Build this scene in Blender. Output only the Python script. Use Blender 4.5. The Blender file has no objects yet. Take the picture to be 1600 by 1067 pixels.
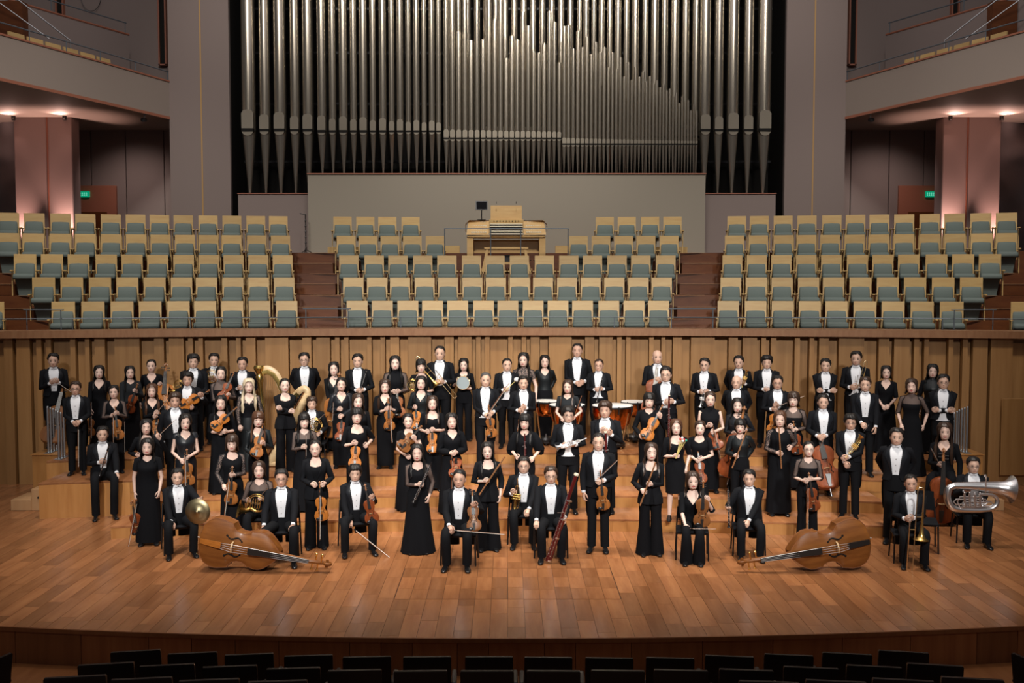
import bpy, math, random
from mathutils import Vector, Matrix
import numpy as np
random.seed(7)
PI = math.pi
SC = bpy.context.scene
COL = SC.collection

# ------------------------------------------------------------------ camera
FPX = 1600.0
EYE = 3.95
UC, VC = 793.0, 533.5
PITCH = math.atan(93.5 / FPX)
cam_d = bpy.data.cameras.new('camera')
cam_d.sensor_width = 36.0
cam_d.lens = 36.0
cam_d.shift_x = 7.0 / 1600.0
cam_d.clip_end = 200
cam = bpy.data.objects.new('camera', cam_d)
COL.objects.link(cam)
cam.location = (0, 0, EYE)
cam.rotation_euler = (PI / 2 - PITCH, 0, 0)
SC.camera = cam

# ------------------------------------------------------------------ world, lights, exposure
w = bpy.data.worlds.new('hall'); SC.world = w
w.use_nodes = True
w.node_tree.nodes['Background'].inputs[0].default_value = (0.86, 0.80, 0.82, 1)
w.node_tree.nodes['Background'].inputs[1].default_value = 0.055
SC.view_settings.view_transform = 'Standard'
SC.view_settings.look = 'None'
SC.view_settings.exposure = 0.42
SC.view_settings.gamma = 1.0
SC.view_settings.use_curve_mapping = False

def spot(name, loc, tgt, power, size, blend=0.7, radius=0.5, col=(1, .93, .84)):
    d = bpy.data.lights.new(name, 'SPOT')
    d.energy = power; d.spot_size = math.radians(size); d.spot_blend = blend
    d.shadow_soft_size = radius; d.color = col
    o = bpy.data.objects.new(name, d); COL.objects.link(o)
    o.location = loc
    o.rotation_euler = (Vector(tgt) - Vector(loc)).to_track_quat('-Z', 'Y').to_euler()
    return o
# front-of-house lamps above the stalls, stage lamps over the platform, choir and organ lamps, added fills for the upper walls and the whole hall
for x in (-5.6, -1.9, 1.9, 5.6):
    spot('front_spot', (x, 1.0, 9.5), (x * .85, 17.6, 1.3), 5200, 34, 1.0, .5, (1, .96, .91))
for x in (-4.5, 0, 4.5):
    spot('stage_top_spot', (x, 14.0, 13.5), (x * .8, 16.4, 0), 3300, 50, .98, .6, (1, .90, .78))
for x in (-9, 0, 9):
    spot('choir_spot', (x * .8, 13.0, 14.5), (x, 24, 4.0), 3500, 50, .95, .7, (1, .94, .86))
for x in (-5, 0, 5):
    spot('organ_spot', (x, 16.5, 17.0), (x * .9, 28, 9.4), 1900, 54, .95, .45, (1, .95, .86))
for x in (-1, 1):
    spot('upper_wall_fill', (x * 5, 13, 16), (x * 11.5, 29.5, 10.6), 1500, 40, .98, .6, (1, .92, .86))  # added fill that brightens the upper side wall, no fixture of the hall
    spot('soffit_downlight', (x * 10.6, 27.6, 8.2), (x * 10.6, 29.6, 5.2), 110, 100, 1, .12, (1, .80, .74))
hl = bpy.data.lights.new('overhead_fill', 'AREA'); hl.shape = 'RECTANGLE'; hl.size = 26; hl.size_y = 22; hl.energy = 1000; hl.color = (1, .90, .88)  # added broad area fill from above, lifts the dark side walls
ho = bpy.data.objects.new('overhead_fill', hl); COL.objects.link(ho); ho.location = (0, 15, 19)

# ------------------------------------------------------------------ pixel <-> hall helpers (1600 x 1067 frame)
cp, sp_ = math.cos(PITCH), math.sin(PITCH)
def ray(u, v):
    dx = (u - UC) / FPX; dy = -(v - VC) / FPX
    return Vector((dx, cp + dy * sp_, -sp_ + dy * cp))
def PY(u, v, Y):
    d = ray(u, v); t = Y / d.y
    return Vector((d.x * t, Y, EYE + d.z * t))
def G(u, v, h=0.0):
    d = ray(u, v); t = (h - EYE) / d.z
    return Vector((d.x * t, d.y * t, h))

# ------------------------------------------------------------------ materials
MATS = {}
def mat(name, col, rough=.5, metal=0., spec=.5, alpha=1., emit=None, estr=0., coat=0.):
    m = bpy.data.materials.new(name); m.use_nodes = True
    b = m.node_tree.nodes['Principled BSDF']
    b.inputs['Base Color'].default_value = (*col, 1)
    b.inputs['Roughness'].default_value = rough
    b.inputs['Metallic'].default_value = metal
    b.inputs['Specular IOR Level'].default_value = spec
    b.inputs['Alpha'].default_value = alpha
    if coat: b.inputs['Coat Weight'].default_value = coat; b.inputs['Coat Roughness'].default_value = .15
    if emit:
        b.inputs['Emission Color'].default_value = (*emit, 1)
        b.inputs['Emission Strength'].default_value = estr
    MATS[name] = m
    return m
def wood(name, c1, c2, rough=.4, scale=(6, 6, .8), var=.25, spec=.5, coat=0., bump=.0, vary='obj'):
    """stretched-noise grain between two tones, each piece a little lighter or darker"""
    m = mat(name, c1, rough, 0, spec, coat=coat); nt = m.node_tree; N = nt.nodes; L = nt.links
    b = N['Principled BSDF']
    tc = N.new('ShaderNodeTexCoord'); mp = N.new('ShaderNodeMapping'); mp.inputs['Scale'].default_value = scale
    oi = N.new('ShaderNodeObjectInfo'); ge = N.new('ShaderNodeNewGeometry')
    add = N.new('ShaderNodeVectorMath'); add.operation = 'ADD'
    sm = N.new('ShaderNodeMath'); sm.operation = 'ADD'
    L.new(oi.outputs['Random'], sm.inputs[0]); L.new(ge.outputs['Random Per Island'], sm.inputs[1])
    fr = N.new('ShaderNodeMath'); fr.operation = 'FRACT'; L.new(sm.outputs[0], fr.inputs[0])
    mu = N.new('ShaderNodeMath'); mu.operation = 'MULTIPLY'; mu.inputs[1].default_value = 37.0; L.new(fr.outputs[0], mu.inputs[0])
    L.new(tc.outputs['Object'], mp.inputs['Vector']); L.new(mp.outputs[0], add.inputs[0]); L.new(mu.outputs[0], add.inputs[1])
    ns = N.new('ShaderNodeTexNoise'); ns.inputs['Scale'].default_value = 1.0; ns.inputs['Detail'].default_value = 5; ns.inputs['Roughness'].default_value = .6
    L.new(add.outputs[0], ns.inputs['Vector'])
    rp = N.new('ShaderNodeValToRGB'); rp.color_ramp.elements[0].position = .3; rp.color_ramp.elements[1].position = .7
    rp.color_ramp.elements[0].color = (*c2, 1); rp.color_ramp.elements[1].color = (*c1, 1)
    L.new(ns.outputs['Fac'], rp.inputs['Fac'])
    hv = N.new('ShaderNodeHueSaturation')
    mr = N.new('ShaderNodeMapRange'); mr.inputs['To Min'].default_value = 1 - var; mr.inputs['To Max'].default_value = 1 + var
    L.new(fr.outputs[0], mr.inputs['Value']); L.new(mr.outputs[0], hv.inputs['Value'])
    L.new(rp.outputs[0], hv.inputs['Color']); L.new(hv.outputs[0], b.inputs['Base Color'])
    return m
def cloth(name, col, rough=.8, spec=.3, scale=220., amt=.4):
    m = mat(name, col, rough, 0, spec); nt = m.node_tree; N = nt.nodes; L = nt.links
    b = N['Principled BSDF']; tc = N.new('ShaderNodeTexCoord'); ns = N.new('ShaderNodeTexNoise'); ns.inputs['Scale'].default_value = scale
    L.new(tc.outputs['Object'], ns.inputs['Vector'])
    bp = N.new('ShaderNodeBump'); bp.inputs['Strength'].default_value = amt; bp.inputs['Distance'].default_value = .002
    L.new(ns.outputs['Fac'], bp.inputs['Height']); L.new(bp.outputs[0], b.inputs['Normal'])
    return m
def lace(name, col, under, scale=90):
    m = mat(name, col, .7); nt = m.node_tree; N = nt.nodes; L = nt.links; b = N['Principled BSDF']
    tc = N.new('ShaderNodeTexCoord'); vo = N.new('ShaderNodeTexNoise'); vo.inputs['Scale'].default_value = scale; vo.inputs['Detail'].default_value = 1
    L.new(tc.outputs['Object'], vo.inputs['Vector'])
    rp = N.new('ShaderNodeValToRGB'); rp.color_ramp.interpolation = 'CONSTANT'; rp.color_ramp.elements[1].position = .52
    rp.color_ramp.elements[0].color = (1, 1, 1, 1); rp.color_ramp.elements[1].color = (under,) * 3 + (1,)
    L.new(vo.outputs['Fac'], rp.inputs['Fac']); L.new(rp.outputs[0], b.inputs['Alpha'])
    return m
floor_wood = wood('stage_floor_wood', (.36, .155, .062), (.25, .096, .036), .25, (9, 1.1, 9), .24, .5)
riser_wood = wood('riser_wood', (.50, .245, .078), (.39, .17, .047), .34, (9, 2.0, .8), .10, .5)
wall_wood = wood('slat_wood', (.36, .19, .068), (.27, .13, .040), .45, (9, 9, .5), .13, .4)
ledge_wood = wood('ledge_wood', (.29, .145, .070), (.22, .10, .045), .4, (14, 14, 3), .1, .4)
apron_wood = wood('apron_wood', (.26, .10, .035), (.18, .06, .02), .4, (9, 9, .6), .28, .4)
terrace_wood = wood('terrace_wood', (.135, .044, .013), (.09, .026, .008), .4, (2, 9, 9), .15, .4)
step_wood = wood('pale_step_wood', (.52, .31, .155), (.45, .25, .11), .5, (9, 2, .8), .05)
seat_wood = wood('seat_maple', (.52, .36, .15), (.46, .29, .11), .4, (2, 8, 14), .10)
console_wood = wood('console_maple', (.60, .40, .17), (.52, .32, .12), .4, (2, 8, 12), .05)
teal = cloth('teal_upholstery', (.135, .165, .152), .85, .2, 90, .3)
teal_dark = cloth('balcony_upholstery', (.16, .18, .19), .85, .2, 90, .3)
dark_wood = mat('dark_seat_wood', (.010, .006, .005), .35, 0, .35)
dark_grey = cloth('dark_seat_fabric', (.03, .035, .045), .8)
beige = cloth('beige_wall_fabric', (.27, .24, .195), .85, .2, 60, .15)
mauve = cloth('mauve_wall_fabric', (.225, .180, .165), .85, .2, 60, .2)
mauve2 = cloth('mauve_column_plaster', (.31, .23, .215), .8, .2, 60, .15)
parapet_m = cloth('parapet_plaster', (.28, .232, .20), .8, .2, 60, .15)
trim_red = mat('red_brown_trim', (.30, .11, .065), .5)
trim_gold = mat('gold_seam', (.42, .25, .09), .45)
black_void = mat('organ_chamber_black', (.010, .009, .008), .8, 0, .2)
tin = mat('polished_tin', (.43, .385, .315), .25, .9)
tin_lip = mat('satin_tin_lip', (.29, .255, .205), .38, .9)
steel = mat('brushed_steel', (.42, .44, .46), .35, .9)
rail_grey = mat('grey_rail', (.11, .13, .15), .5, .2, .3)
black_cloth = cloth('black_wool', (.0055, .0062, .0085), .85, .18)
trouser_cloth = cloth('black_trouser_wool', (.0048, .0054, .0072), .85, .18)
satin = mat('black_satin', (.010, .012, .016), .38, 0, .4)
silk = mat('black_silk', (.008, .011, .013), .45, 0, .35)
knit = cloth('charcoal_knit', (.018, .021, .024), .9, .15)
crepe = cloth('black_crepe', (.0045, .005, .0068), .88, .15)
white_shirt = cloth('white_cotton', (.78, .80, .84), .7, .3, 150, .2)
shoe_black = mat('black_patent', (.008, .008, .009), .14, 0, .6)
sheer = mat('black_sheer', (.012, .012, .015), .7, 0, .3, alpha=.62)
lace_m = lace('black_lace', (.014, .014, .017), .18)
skins = [mat('skin_%d' % i, c, .5, 0, .4) for i, c in enumerate([(.62, .40, .30), (.72, .50, .41), (.56, .34, .25), (.76, .55, .46), (.44, .25, .17)])]
eye_white = mat('eye_white', (.62, .58, .55), .3); lip = mat('lip', (.45, .07, .07), .4); lip_m = mat('lip_plain', (.40, .16, .12), .5)
eye_dark = mat('eye_dark', (.02, .014, .012), .25)
hair_black = mat('hair_black', (.009, .0075, .007), .5, 0, .4)
hair_brown = mat('hair_dark_brown', (.035, .018, .011), .42, 0, .5)
hair_chest = mat('hair_chestnut', (.075, .032, .016), .42, 0, .5)
hair_blond = mat('hair_blond', (.62, .52, .36), .45, 0, .5)
hair_grey = mat('hair_salt_grey', (.06, .058, .058), .5)
glass_rim = mat('spectacle_rim', (.03, .025, .025), .3, .3)
varnish = [wood('violin_varnish_%d' % i, c, tuple(k * .62 for k in c), .40, (30, 30, 6), .08, .25, .05) for i, c in enumerate(
    [(.30, .095, .022), (.36, .13, .030), (.26, .060, .016), (.50, .17, .028), (.25, .095, .028)])]
bass_varnish = wood('bass_varnish', (.25, .092, .020), (.14, .045, .009), .40, (14, 14, 2), .06, .25, .1)
neck_wood = mat('neck_maple', (.30, .12, .04), .35)
ebony = mat('ebony', (.014, .013, .013), .3)
string_m = mat('string_steel', (.55, .54, .52), .3, 1.)
bridge_m = mat('bridge_maple', (.62, .43, .22), .5)
bow_stick = mat('pernambuco', (.26, .10, .045), .3)
bow_hair = mat('bow_hair', (.78, .76, .70), .5)
brass = mat('polished_brass', (.85, .56, .18), .27, 1.)
brass_pale = mat('pale_brass', (.85, .66, .38), .28, 1.)
silver = mat('silver_plate', (.85, .85, .86), .30, 1.)
gold_leaf = mat('harp_gold', (.82, .60, .20), .25, 1.)
harp_cream = wood('harp_maple', (.66, .50, .30), (.58, .40, .2), .35, (4, 4, 14), .05)
harp_board = wood('harp_soundboard', (.40, .17, .06), (.30, .11, .035), .4, (20, 20, 1), .05)
grenadilla = mat('grenadilla', (.014, .012, .012), .25)
rosewood = mat('flute_rosewood', (.30, .13, .055), .3)
bassoon_red = mat('bassoon_red_maple', (.085, .008, .008), .18, 0, .5, coat=.5)
copper = mat('hammered_copper', (.80, .26, .06), .22, 1.)
drum_skin = mat('drum_skin', (.80, .78, .74), .5)
drum_iron = mat('drum_iron', (.03, .03, .032), .35, .7)
cym_bronze = mat('cymbal_bronze', (.34, .29, .17), .42, 1.)
mallet_red = mat('mallet_red', (.55, .02, .03), .7); mallet_green = mat('mallet_green', (.02, .30, .2), .7)
mallet_white = mat('mallet_white', (.8, .8, .78), .8); mallet_stick = mat('mallet_birch', (.68, .56, .20), .5)
ivory = mat('ivory_keys', (.72, .66, .50), .45)
screen_black = mat('screen_black', (.008, .008, .01), .2)
sign_green = mat('exit_sign_green', (.0, .10, .06), .4, emit=(.0, .55, .28), estr=.35)
sign_white = mat('exit_sign_glyph', (.1, .4, .3), .4, emit=(.3, .9, .65), estr=.5)
lamp_em = mat('lamp_lens', (.9, .7, .6), .4, emit=(1, .72, .6), estr=4)
house_floor = wood('house_floor_wood', (.30, .12, .04), (.22, .08, .025), .4, (9, 1.1, 9), .1)
relief_m = mat('relief_plaster', (.26, .22, .22), .6)

# ------------------------------------------------------------------ mesh helpers
class MB:
    def __init__(s): s.v = []; s.f = []; s.m = []
    def add(s, vs, fs, mi=0, M=None):
        o = len(s.v)
        if M is not None: vs = [M @ Vector(p) for p in vs]
        s.v.extend([tuple(p) for p in vs]); s.f.extend([tuple(i + o for i in f) for f in fs]); s.m.extend([mi] * len(fs))
        return s
    def grid(s, rows, closed=True, cap0=False, cap1=False, mi=0, M=None):
        n = len(rows[0]); vs = [p for r in rows for p in r]; fs = []
        mis = mi if isinstance(mi, (list, tuple)) else None
        for j in range(len(rows) - 1):
            for i in range(n if closed else n - 1):
                k = (i + 1) % n
                fs.append((j * n + i, j * n + k, (j + 1) * n + k, (j + 1) * n + i))
        o = len(s.m)
        if cap0: fs.append(tuple(range(n))[::-1])
        if cap1: fs.append(tuple((len(rows) - 1) * n + i for i in range(n)))
        s.add(vs, fs, mis[0] if mis else mi, M)
        if mis:
            per = n if closed else n - 1
            for j in range(len(rows) - 1):
                for i in range(per): s.m[o + j * per + i] = mis[min(j, len(mis) - 1)]
        return s
    def tube(s, pts, rad, n=8, mi=0, cap=True, ref=None, closed=False, M=None):
        pts = [Vector(p) for p in pts]; k = len(pts)
        if not isinstance(rad, (list, tuple)): rad = [rad] * k
        T = []
        for i in range(k):
            a = pts[(i - 1) % k] if (closed or i > 0) else pts[0]
            b = pts[(i + 1) % k] if (closed or i < k - 1) else pts[-1]
            t = b - a
            T.append(t.normalized() if t.length > 1e-9 else Vector((0, 0, 1)))
        r = Vector(ref) if ref is not None else (Vector((1, 0, 0)) if abs(T[0].x) < .8 else Vector((0, 1, 0)))
        rows = []
        for i in range(k):
            r = r - T[i] * r.dot(T[i])
            if r.length < 1e-6: r = T[i].orthogonal()
            r.normalize(); b = T[i].cross(r)
            ra = rad[i]; rx, ry = ra if isinstance(ra, (list, tuple)) else (ra, ra)
            rows.append([pts[i] + r * (rx * math.cos(2 * PI * j / n)) + b * (ry * math.sin(2 * PI * j / n)) for j in range(n)])
        if closed: rows.append(rows[0]); cap = False
        return s.grid(rows, True, cap, cap, mi, M)
    def ball(s, c, r, nu=10, nv=6, mi=0, M=None):
        c = Vector(c); r = r if isinstance(r, (list, tuple)) else (r, r, r)
        rows = []
        for j in range(nv + 1):
            a = -PI / 2 + PI * j / nv; ca = max(math.cos(a), .02)
            rows.append([(c.x + r[0] * ca * math.cos(2 * PI * i / nu), c.y + r[1] * ca * math.sin(2 * PI * i / nu), c.z + r[2] * math.sin(a)) for i in range(nu)])
        return s.grid(rows, True, True, True, mi, M)
    def box(s, c, d, mi=0, M=None, bev=0):
        x, y, z = c; a, b, h = d[0] / 2, d[1] / 2, d[2] / 2
        if bev:
            rows = []
            for zz, k in ((-h, bev), (-h + bev, 0), (h - bev, 0), (h, bev)):
                p, q, e = a - k, b - k, bev
                rows.append([(x - p + e, y - q, z + zz), (x + p - e, y - q, z + zz), (x + p, y - q + e, z + zz), (x + p, y + q - e, z + zz),
                             (x + p - e, y + q, z + zz), (x - p + e, y + q, z + zz), (x - p, y + q - e, z + zz), (x - p, y - q + e, z + zz)])
            return s.grid(rows, True, True, True, mi, M)
        vs = [(x + i * a, y + j * b, z + k * h) for k in (-1, 1) for j in (-1, 1) for i in (-1, 1)]
        return s.add(vs, [(0, 2, 3, 1), (4, 5, 7, 6), (0, 1, 5, 4), (2, 6, 7, 3), (0, 4, 6, 2), (1, 3, 7, 5)], mi, M)
    def lathe(s, prof, n=20, mi=0, M=None, cap0=False, cap1=False):
        return s.grid([[(r * math.cos(2 * PI * i / n), r * math.sin(2 * PI * i / n), z) for i in range(n)] for r, z in prof], True, cap0, cap1, mi, M)
    def prism(s, outline, y0, y1, mi=0, M=None):
        """outline in x,z extruded along y"""
        n = len(outline)
        vs = [(x, y0, z) for x, z in outline] + [(x, y1, z) for x, z in outline]
        fs = [tuple(range(n)), tuple(range(n, 2 * n))[::-1]] + [(i, i + n, (i + 1) % n + n, (i + 1) % n) for i in range(n)]
        return s.add(vs, fs, mi, M)
    def mesh(s, name, mats, ang=40):
        me = bpy.data.meshes.new(name); me.from_pydata(s.v, [], s.f)
        for m in (mats if isinstance(mats, (list, tuple)) else [mats]): me.materials.append(m)
        me.polygons.foreach_set('material_index', s.m)
        me.polygons.foreach_set('use_smooth', [True] * len(s.f))
        me.update()
        me.set_sharp_from_angle(angle=math.radians(ang))
        return me
    def build(s, name, mats, parent=None, ang=40):
        return link(name, s.mesh(name, mats, ang), parent)
def link(name, data, parent=None):
    o = bpy.data.objects.new(name, data); COL.objects.link(o)
    if parent is not None: o.parent = parent
    return o
def tag(o, label, cat, group=None):
    o['label'] = label; o['category'] = cat
    if group: o['group'] = group
    return o
def struct(o, label=None):
    o['kind'] = 'structure'
    if label: o['label'] = label
    return o
def empty(name, loc=(0, 0, 0), rz=0, sc=1):
    o = bpy.data.objects.new(name, None); COL.objects.link(o); o.empty_display_size = .1
    o.location = loc; o.rotation_euler = (0, 0, rz); o.scale = (sc, sc, sc)
    return o
def copy_tree(o, parent=None):
    c = o.copy(); COL.objects.link(c)
    if parent is not None: c.parent = parent
    for ch in list(KIDS.get(o.name, o.children)): copy_tree(ch, c)
    return c
KIDS = {}
def mirror(mb):
    r = MB(); r.v = [(-x, y, z) for x, y, z in mb.v]; r.f = [f[::-1] for f in mb.f]; r.m = list(mb.m); return r
ORD = ['first', 'second', 'third', 'fourth', 'fifth', 'sixth', 'seventh', 'eighth', 'ninth', 'tenth', 'eleventh', 'twelfth', 'thirteenth', 'fourteenth', 'fifteenth', 'sixteenth']
# ================================================================== the hall
RS = 36.0
BASE = [16.05, 16.88, 17.70, 18.74]
def sag(X, R=RS): return X * X / (2 * R)
def wallY(X): return 20.9 - sag(X, 40.0)
def edgeY(X): return 11.15 + X * X / (2 * 42.0)        # curved stage front bows towards the seats

# ---- stage floor: base slab + planks
fl = MB()
xs = np.linspace(-14, 14, 57)
fl.grid([[(x, edgeY(x) + .01, -.012) for x in xs], [(x, 21.5, -.012) for x in xs]], False)
floor = struct(fl.build('floor', mat('floor_joint', (.05, .018, .007), .6)), 'dark bedding under the stage floor planks')
HX = 1.42
hy1 = G(797, 888).y; hy0 = G(797, 936).y
PW = HX / 7
planks = []
k = -70
for ci in range(-70, 70):
    x0, x1 = ci * PW, (ci + 1) * PW
    xm = (x0 + x1) / 2
    if abs(xm) > 12.4: continue
    cuts = []
    ye = min(edgeY(x0), edgeY(x1)); yb = 21.0
    rr = random.Random(ci * 13 + 5)
    y = ye - rr.uniform(.1, .8)
    while y < yb:
        cuts.append(y); y += rr.choice((.72, .9, .9, 1.1))
    cuts.append(yb)
    inh = abs(xm) < HX
    if inh: cuts = sorted([c for c in cuts if not (hy0 - .25 < c < hy1 + .25)] + [hy0, hy0 + .48 + rr.uniform(-.15, .15), hy0 + .95, hy1])
    g = .0018
    for a, b in zip(cuts[:-1], cuts[1:]):
        if b - a < .05: continue
        ga = .007 if inh and abs(a - hy0) < 1e-6 or inh and abs(a - hy1) < 1e-6 else g
        gb = .007 if inh and (abs(b - hy0) < 1e-6 or abs(b - hy1) < 1e-6) else g
        hz = inh and a >= hy0 - 1e-6 and b <= hy1 + 1e-6
        gl = .009 if hz and ci in (-7,) else (.005 if hz and ci == 0 else g)
        gr = .009 if hz and ci in (6,) else (.005 if hz and ci == -1 else g)
        planks.append((x0 + gl, x1 - gr, max(a + ga, edgeY(x0)), max(a + ga, edgeY(x1)), b - gb))
def plank_mb(mb, p, o=(0, 0)):
    x0, x1, a0, a1, b = p
    vs = [(x0 - o[0], a0 - o[1], -.012), (x1 - o[0], a1 - o[1], -.012), (x1 - o[0], b - o[1], -.012), (x0 - o[0], b - o[1], -.012)]
    vs += [(x, y, 0) for x, y, z in vs]
    mb.add(vs, [(4, 5, 6, 7), (0, 1, 5, 4), (1, 2, 6, 5), (2, 3, 7, 6), (3, 0, 4, 7)])
def visrank(p):
    x = (p[0] + p[1]) / 2; y = (p[2] + p[4]) / 2
    u = x / y * FPX
    if abs(u) > 800 or y > 17.5: return -1
    return (p[1] - p[0]) * (p[4] - p[2]) / y ** 3
planks = [p for p in planks if p[4] - max(p[2], p[3]) > .02]
planks.sort(key=visrank, reverse=True)
for p in planks[:290]:
    m = MB(); c = ((p[0] + p[1]) / 2, (p[2] + p[4]) / 2); plank_mb(m, p, c)
    o = m.build('plank', floor_wood, floor); o.location = (c[0], c[1], 0)
m = MB()
for p in planks[290:]: plank_mb(m, p)
rest = m.build('far_planks', floor_wood, floor); rest['kind'] = 'stuff'

# ---- stage apron (front face) with panels, lip, auditorium floor
ap = MB(); ap.grid([[(x, edgeY(x) + .06, -.5) for x in xs], [(x, edgeY(x) + .06, -.012) for x in xs]], False)
apron = struct(ap.build('wall_apron', apron_wood))
m = MB(); rr = random.Random(3)
x = -12.0
while x < 12.0:
    wd = rr.choice((.35, .5, .62, .8))
    x1 = x + wd; m = MB()
    y0, y1 = edgeY(x), edgeY(x1)
    vs = [(x + .003, y0 + .02, -.44), (x1 - .003, y1 + .02, -.44), (x1 - .003, y1 + .02, -.05), (x + .003, y0 + .02, -.05)]
    vs += [(a, b + .05, c) for a, b, c in vs]
    m.add(vs, [(0, 1, 2, 3), (0, 4, 5, 1), (1, 5, 6, 2), (2, 6, 7, 3), (3, 7, 4, 0)])
    m.build('panel', apron_wood, apron); x = x1
lip_ = MB(); lip_.grid([[(x, edgeY(x) + .02, -.05) for x in xs], [(x, edgeY(x) - .012, -.05) for x in xs], [(x, edgeY(x) - .012, -.002) for x in xs], [(x, edgeY(x) + .02, -.002) for x in xs]], False)
struct(lip_.build('trim_1', apron_wood))
hf = MB(); hf.grid([[(-14, 4.5, -.0), (14, 4.5, -.0)], [(-14, 9.0, -.43), (14, 9.0, -.43)], [(-14, 16, -.44), (14, 16, -.44)]], False)
struct(hf.build('floor_auditorium', house_floor))

# ---- risers: four tiers with tread and face, side wings and portable steps
TX = [6.1, 6.1, 7.8, 8.1]
def tier_mesh(y0, X0, X1, z0, z1, yb, name, wing=0, parent=None):
    xs_ = np.linspace(X0, X1, 33)
    f = MB()
    yb_ = (lambda x: yb - sag(x)) if not callable(yb) else yb
    f.grid([[(x, y0 - sag(x) + .012, z0) for x in xs_], [(x, y0 - sag(x) + .012, z1 - .03) for x in xs_]], False)
    f.grid([[(X0, y0 - sag(X0) + .012, z0), (X0, yb_(X0), z0)], [(X0, y0 - sag(X0) + .012, z1 - .03), (X0, yb_(X0), z1 - .03)]], False)
    f.grid([[(X1, y0 - sag(X1) + .012, z0), (X1, yb_(X1), z0)], [(X1, y0 - sag(X1) + .012, z1 - .03), (X1, yb_(X1), z1 - .03)]], False)
    fo = f.build(name, riser_wood, parent)
    t = MB()
    a = [(x, y0 - sag(x)) for x in xs_]; b = [(x, yb_(x)) for x in xs_]
    t.grid([[(x, y, z1 - .03) for x, y in a], [(x, y, z1 - .003) for x, y in a], [(x, y + .004, z1) for x, y in a], [(x, y, z1) for x, y in b], [(x, y, z1 - .03) for x, y in b]], False)
    t.build('tread', floor_wood, fo)
    return fo
for i in range(4):
    z1 = .2 * (i + 1)
    yb = (BASE[i + 1] + .03) if i < 3 else (lambda x: wallY(x) + .3)
    r = tier_mesh(BASE[i], -TX[i], TX[i], 0.0 if i != 9 else 0, z1, yb, 'stage_riser')
    # seams between the platform modules
    struct(r, '%s step of the curved wooden stage risers, counted from the front' % ORD[i])
    n = 11
    for j in range(n):
        xx = -TX[i] + 2 * TX[i] * j / n; xx1 = -TX[i] + 2 * TX[i] * (j + 1) / n
        mm = MB()
        for a, b in ((xx, (xx + xx1) / 2), ((xx + xx1) / 2, xx1)):
            pass
        zb = .2 * i if abs((xx + xx1) / 2) < 6.0 else 0
        ya, yb2 = BASE[i] - sag(xx) + .004, BASE[i] - sag(xx1) + .004
        zt = z1 - .032
        mm.add([(xx + .003, ya, zb), (xx1 - .003, yb2, zb), (xx1 - .003, yb2, zt), (xx + .003, ya, zt),
                (xx + .003, ya + .02, zb), (xx1 - .003, yb2 + .02, zb), (xx1 - .003, yb2 + .02, zt), (xx + .003, ya + .02, zt)],
               [(0, 1, 2, 3), (0, 4, 5, 1), (1, 5, 6, 2), (2, 6, 7, 3), (3, 7, 4, 0)])
        mm.build('panel', riser_wood, r)
for sg in (-1, 1):
    # side landing level with the top tier, set back next to it
    b = MB(); b.box((sg * 8.38, 19.35, .40), (.56, 1.7, .80)); b.box((sg * 8.38, 19.33, .808), (.58, 1.76, .016))
    struct(b.build('stage_riser', riser_wood), 'side landing at the %s end of the top riser' % ('left' if sg < 0 else 'right'))
    st = empty('portable_steps', (sg * 8.1, 17.55, 0))
    m = MB(); m.box((sg * -.06, .25, .19), (.36, .62, .38), bev=.006); m.build('upper_step', step_wood, st)
    m = MB(); m.box((sg * .30, .25, .095), (.36, .62, .19), bev=.006); m.build('lower_step', step_wood, st)
    m = MB()
    m.tube([(sg * -.13, -.064, .23), (sg * .01, -.064, .23)], [.018, .018], 8); m.build('hand_hole', black_void, st)
    tag(st, 'pale two-step wooden stair block at the %s end of risers' % ('left' if sg < 0 else 'right'), 'steps')
    # steel rail posts leaning on the platform ends
    for j, (xx, yy, n) in enumerate(((7.98, 18.05, 3), (8.42, 18.62, 4))):
        e = empty('rail_posts', (sg * xx, yy, .817 if j else .80))
        for q in range(n):
            m = MB(); m.tube([(0, 0, 0), (0, 0, .84 - .03 * q)], .021, 8); m.ball((0, 0, .84 - .03 * q), .022, 8, 4)
            o = m.build('post', steel, e); o.location = (sg * -.012 * q, .085 * q + .02, 0)
        m = MB(); m.box((sg * -.015, .13, .006), (.12, .42, .012)); m.build('foot_plate', steel, e)
        tag(e, 'row of grey steel posts on the %s %s of the riser' % ('left' if sg < 0 else 'right', 'corner' if j == 0 else 'side landing'), 'railing')

# ---- curved slatted wall behind the players with ledge
SL = [(7, 21), (27, 48), (58, 66), (73, 81), (111, 119), (134, 141), (149, 165), (180, 219), (242, 257), (265, 288), (295, 302), (311, 318), (347, 356), (370, 377), (385, 400), (415, 451), (473, 487), (495, 516), (524, 531), (538, 545), (574, 581), (595, 602), (610, 624), (638, 674), (695, 709), (716, 737), (744, 751), (758, 765), (794, 801), (815, 822), (829, 843), (857, 893), (914, 928), (936, 957), (964, 971), (978, 985), (1014, 1021), (1033, 1039), (1051, 1065), (1079, 1116), (1138, 1152), (1160, 1182), (1189, 1196), (1204, 1212), (1241, 1249), (1264, 1271), (1279, 1294), (1310, 1349), (1372, 1388), (1396, 1420), (1427, 1435), (1443, 1450), (1481, 1488), (1503, 1511), (1519, 1542), (1547, 1581)]
def u2X(u):
    X = 0.
    for _ in range(8): X = PY(u, 600, wallY(X)).x
    return X
xs2 = np.linspace(-13.5, 13.5, 61)
wb = MB(); wb.grid([[(x, wallY(x) + .16, 0) for x in xs2], [(x, wallY(x) + .16, 3.0) for x in xs2]], False)
stage_wall = struct(wb.build('wall_stage', wall_wood))
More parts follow.
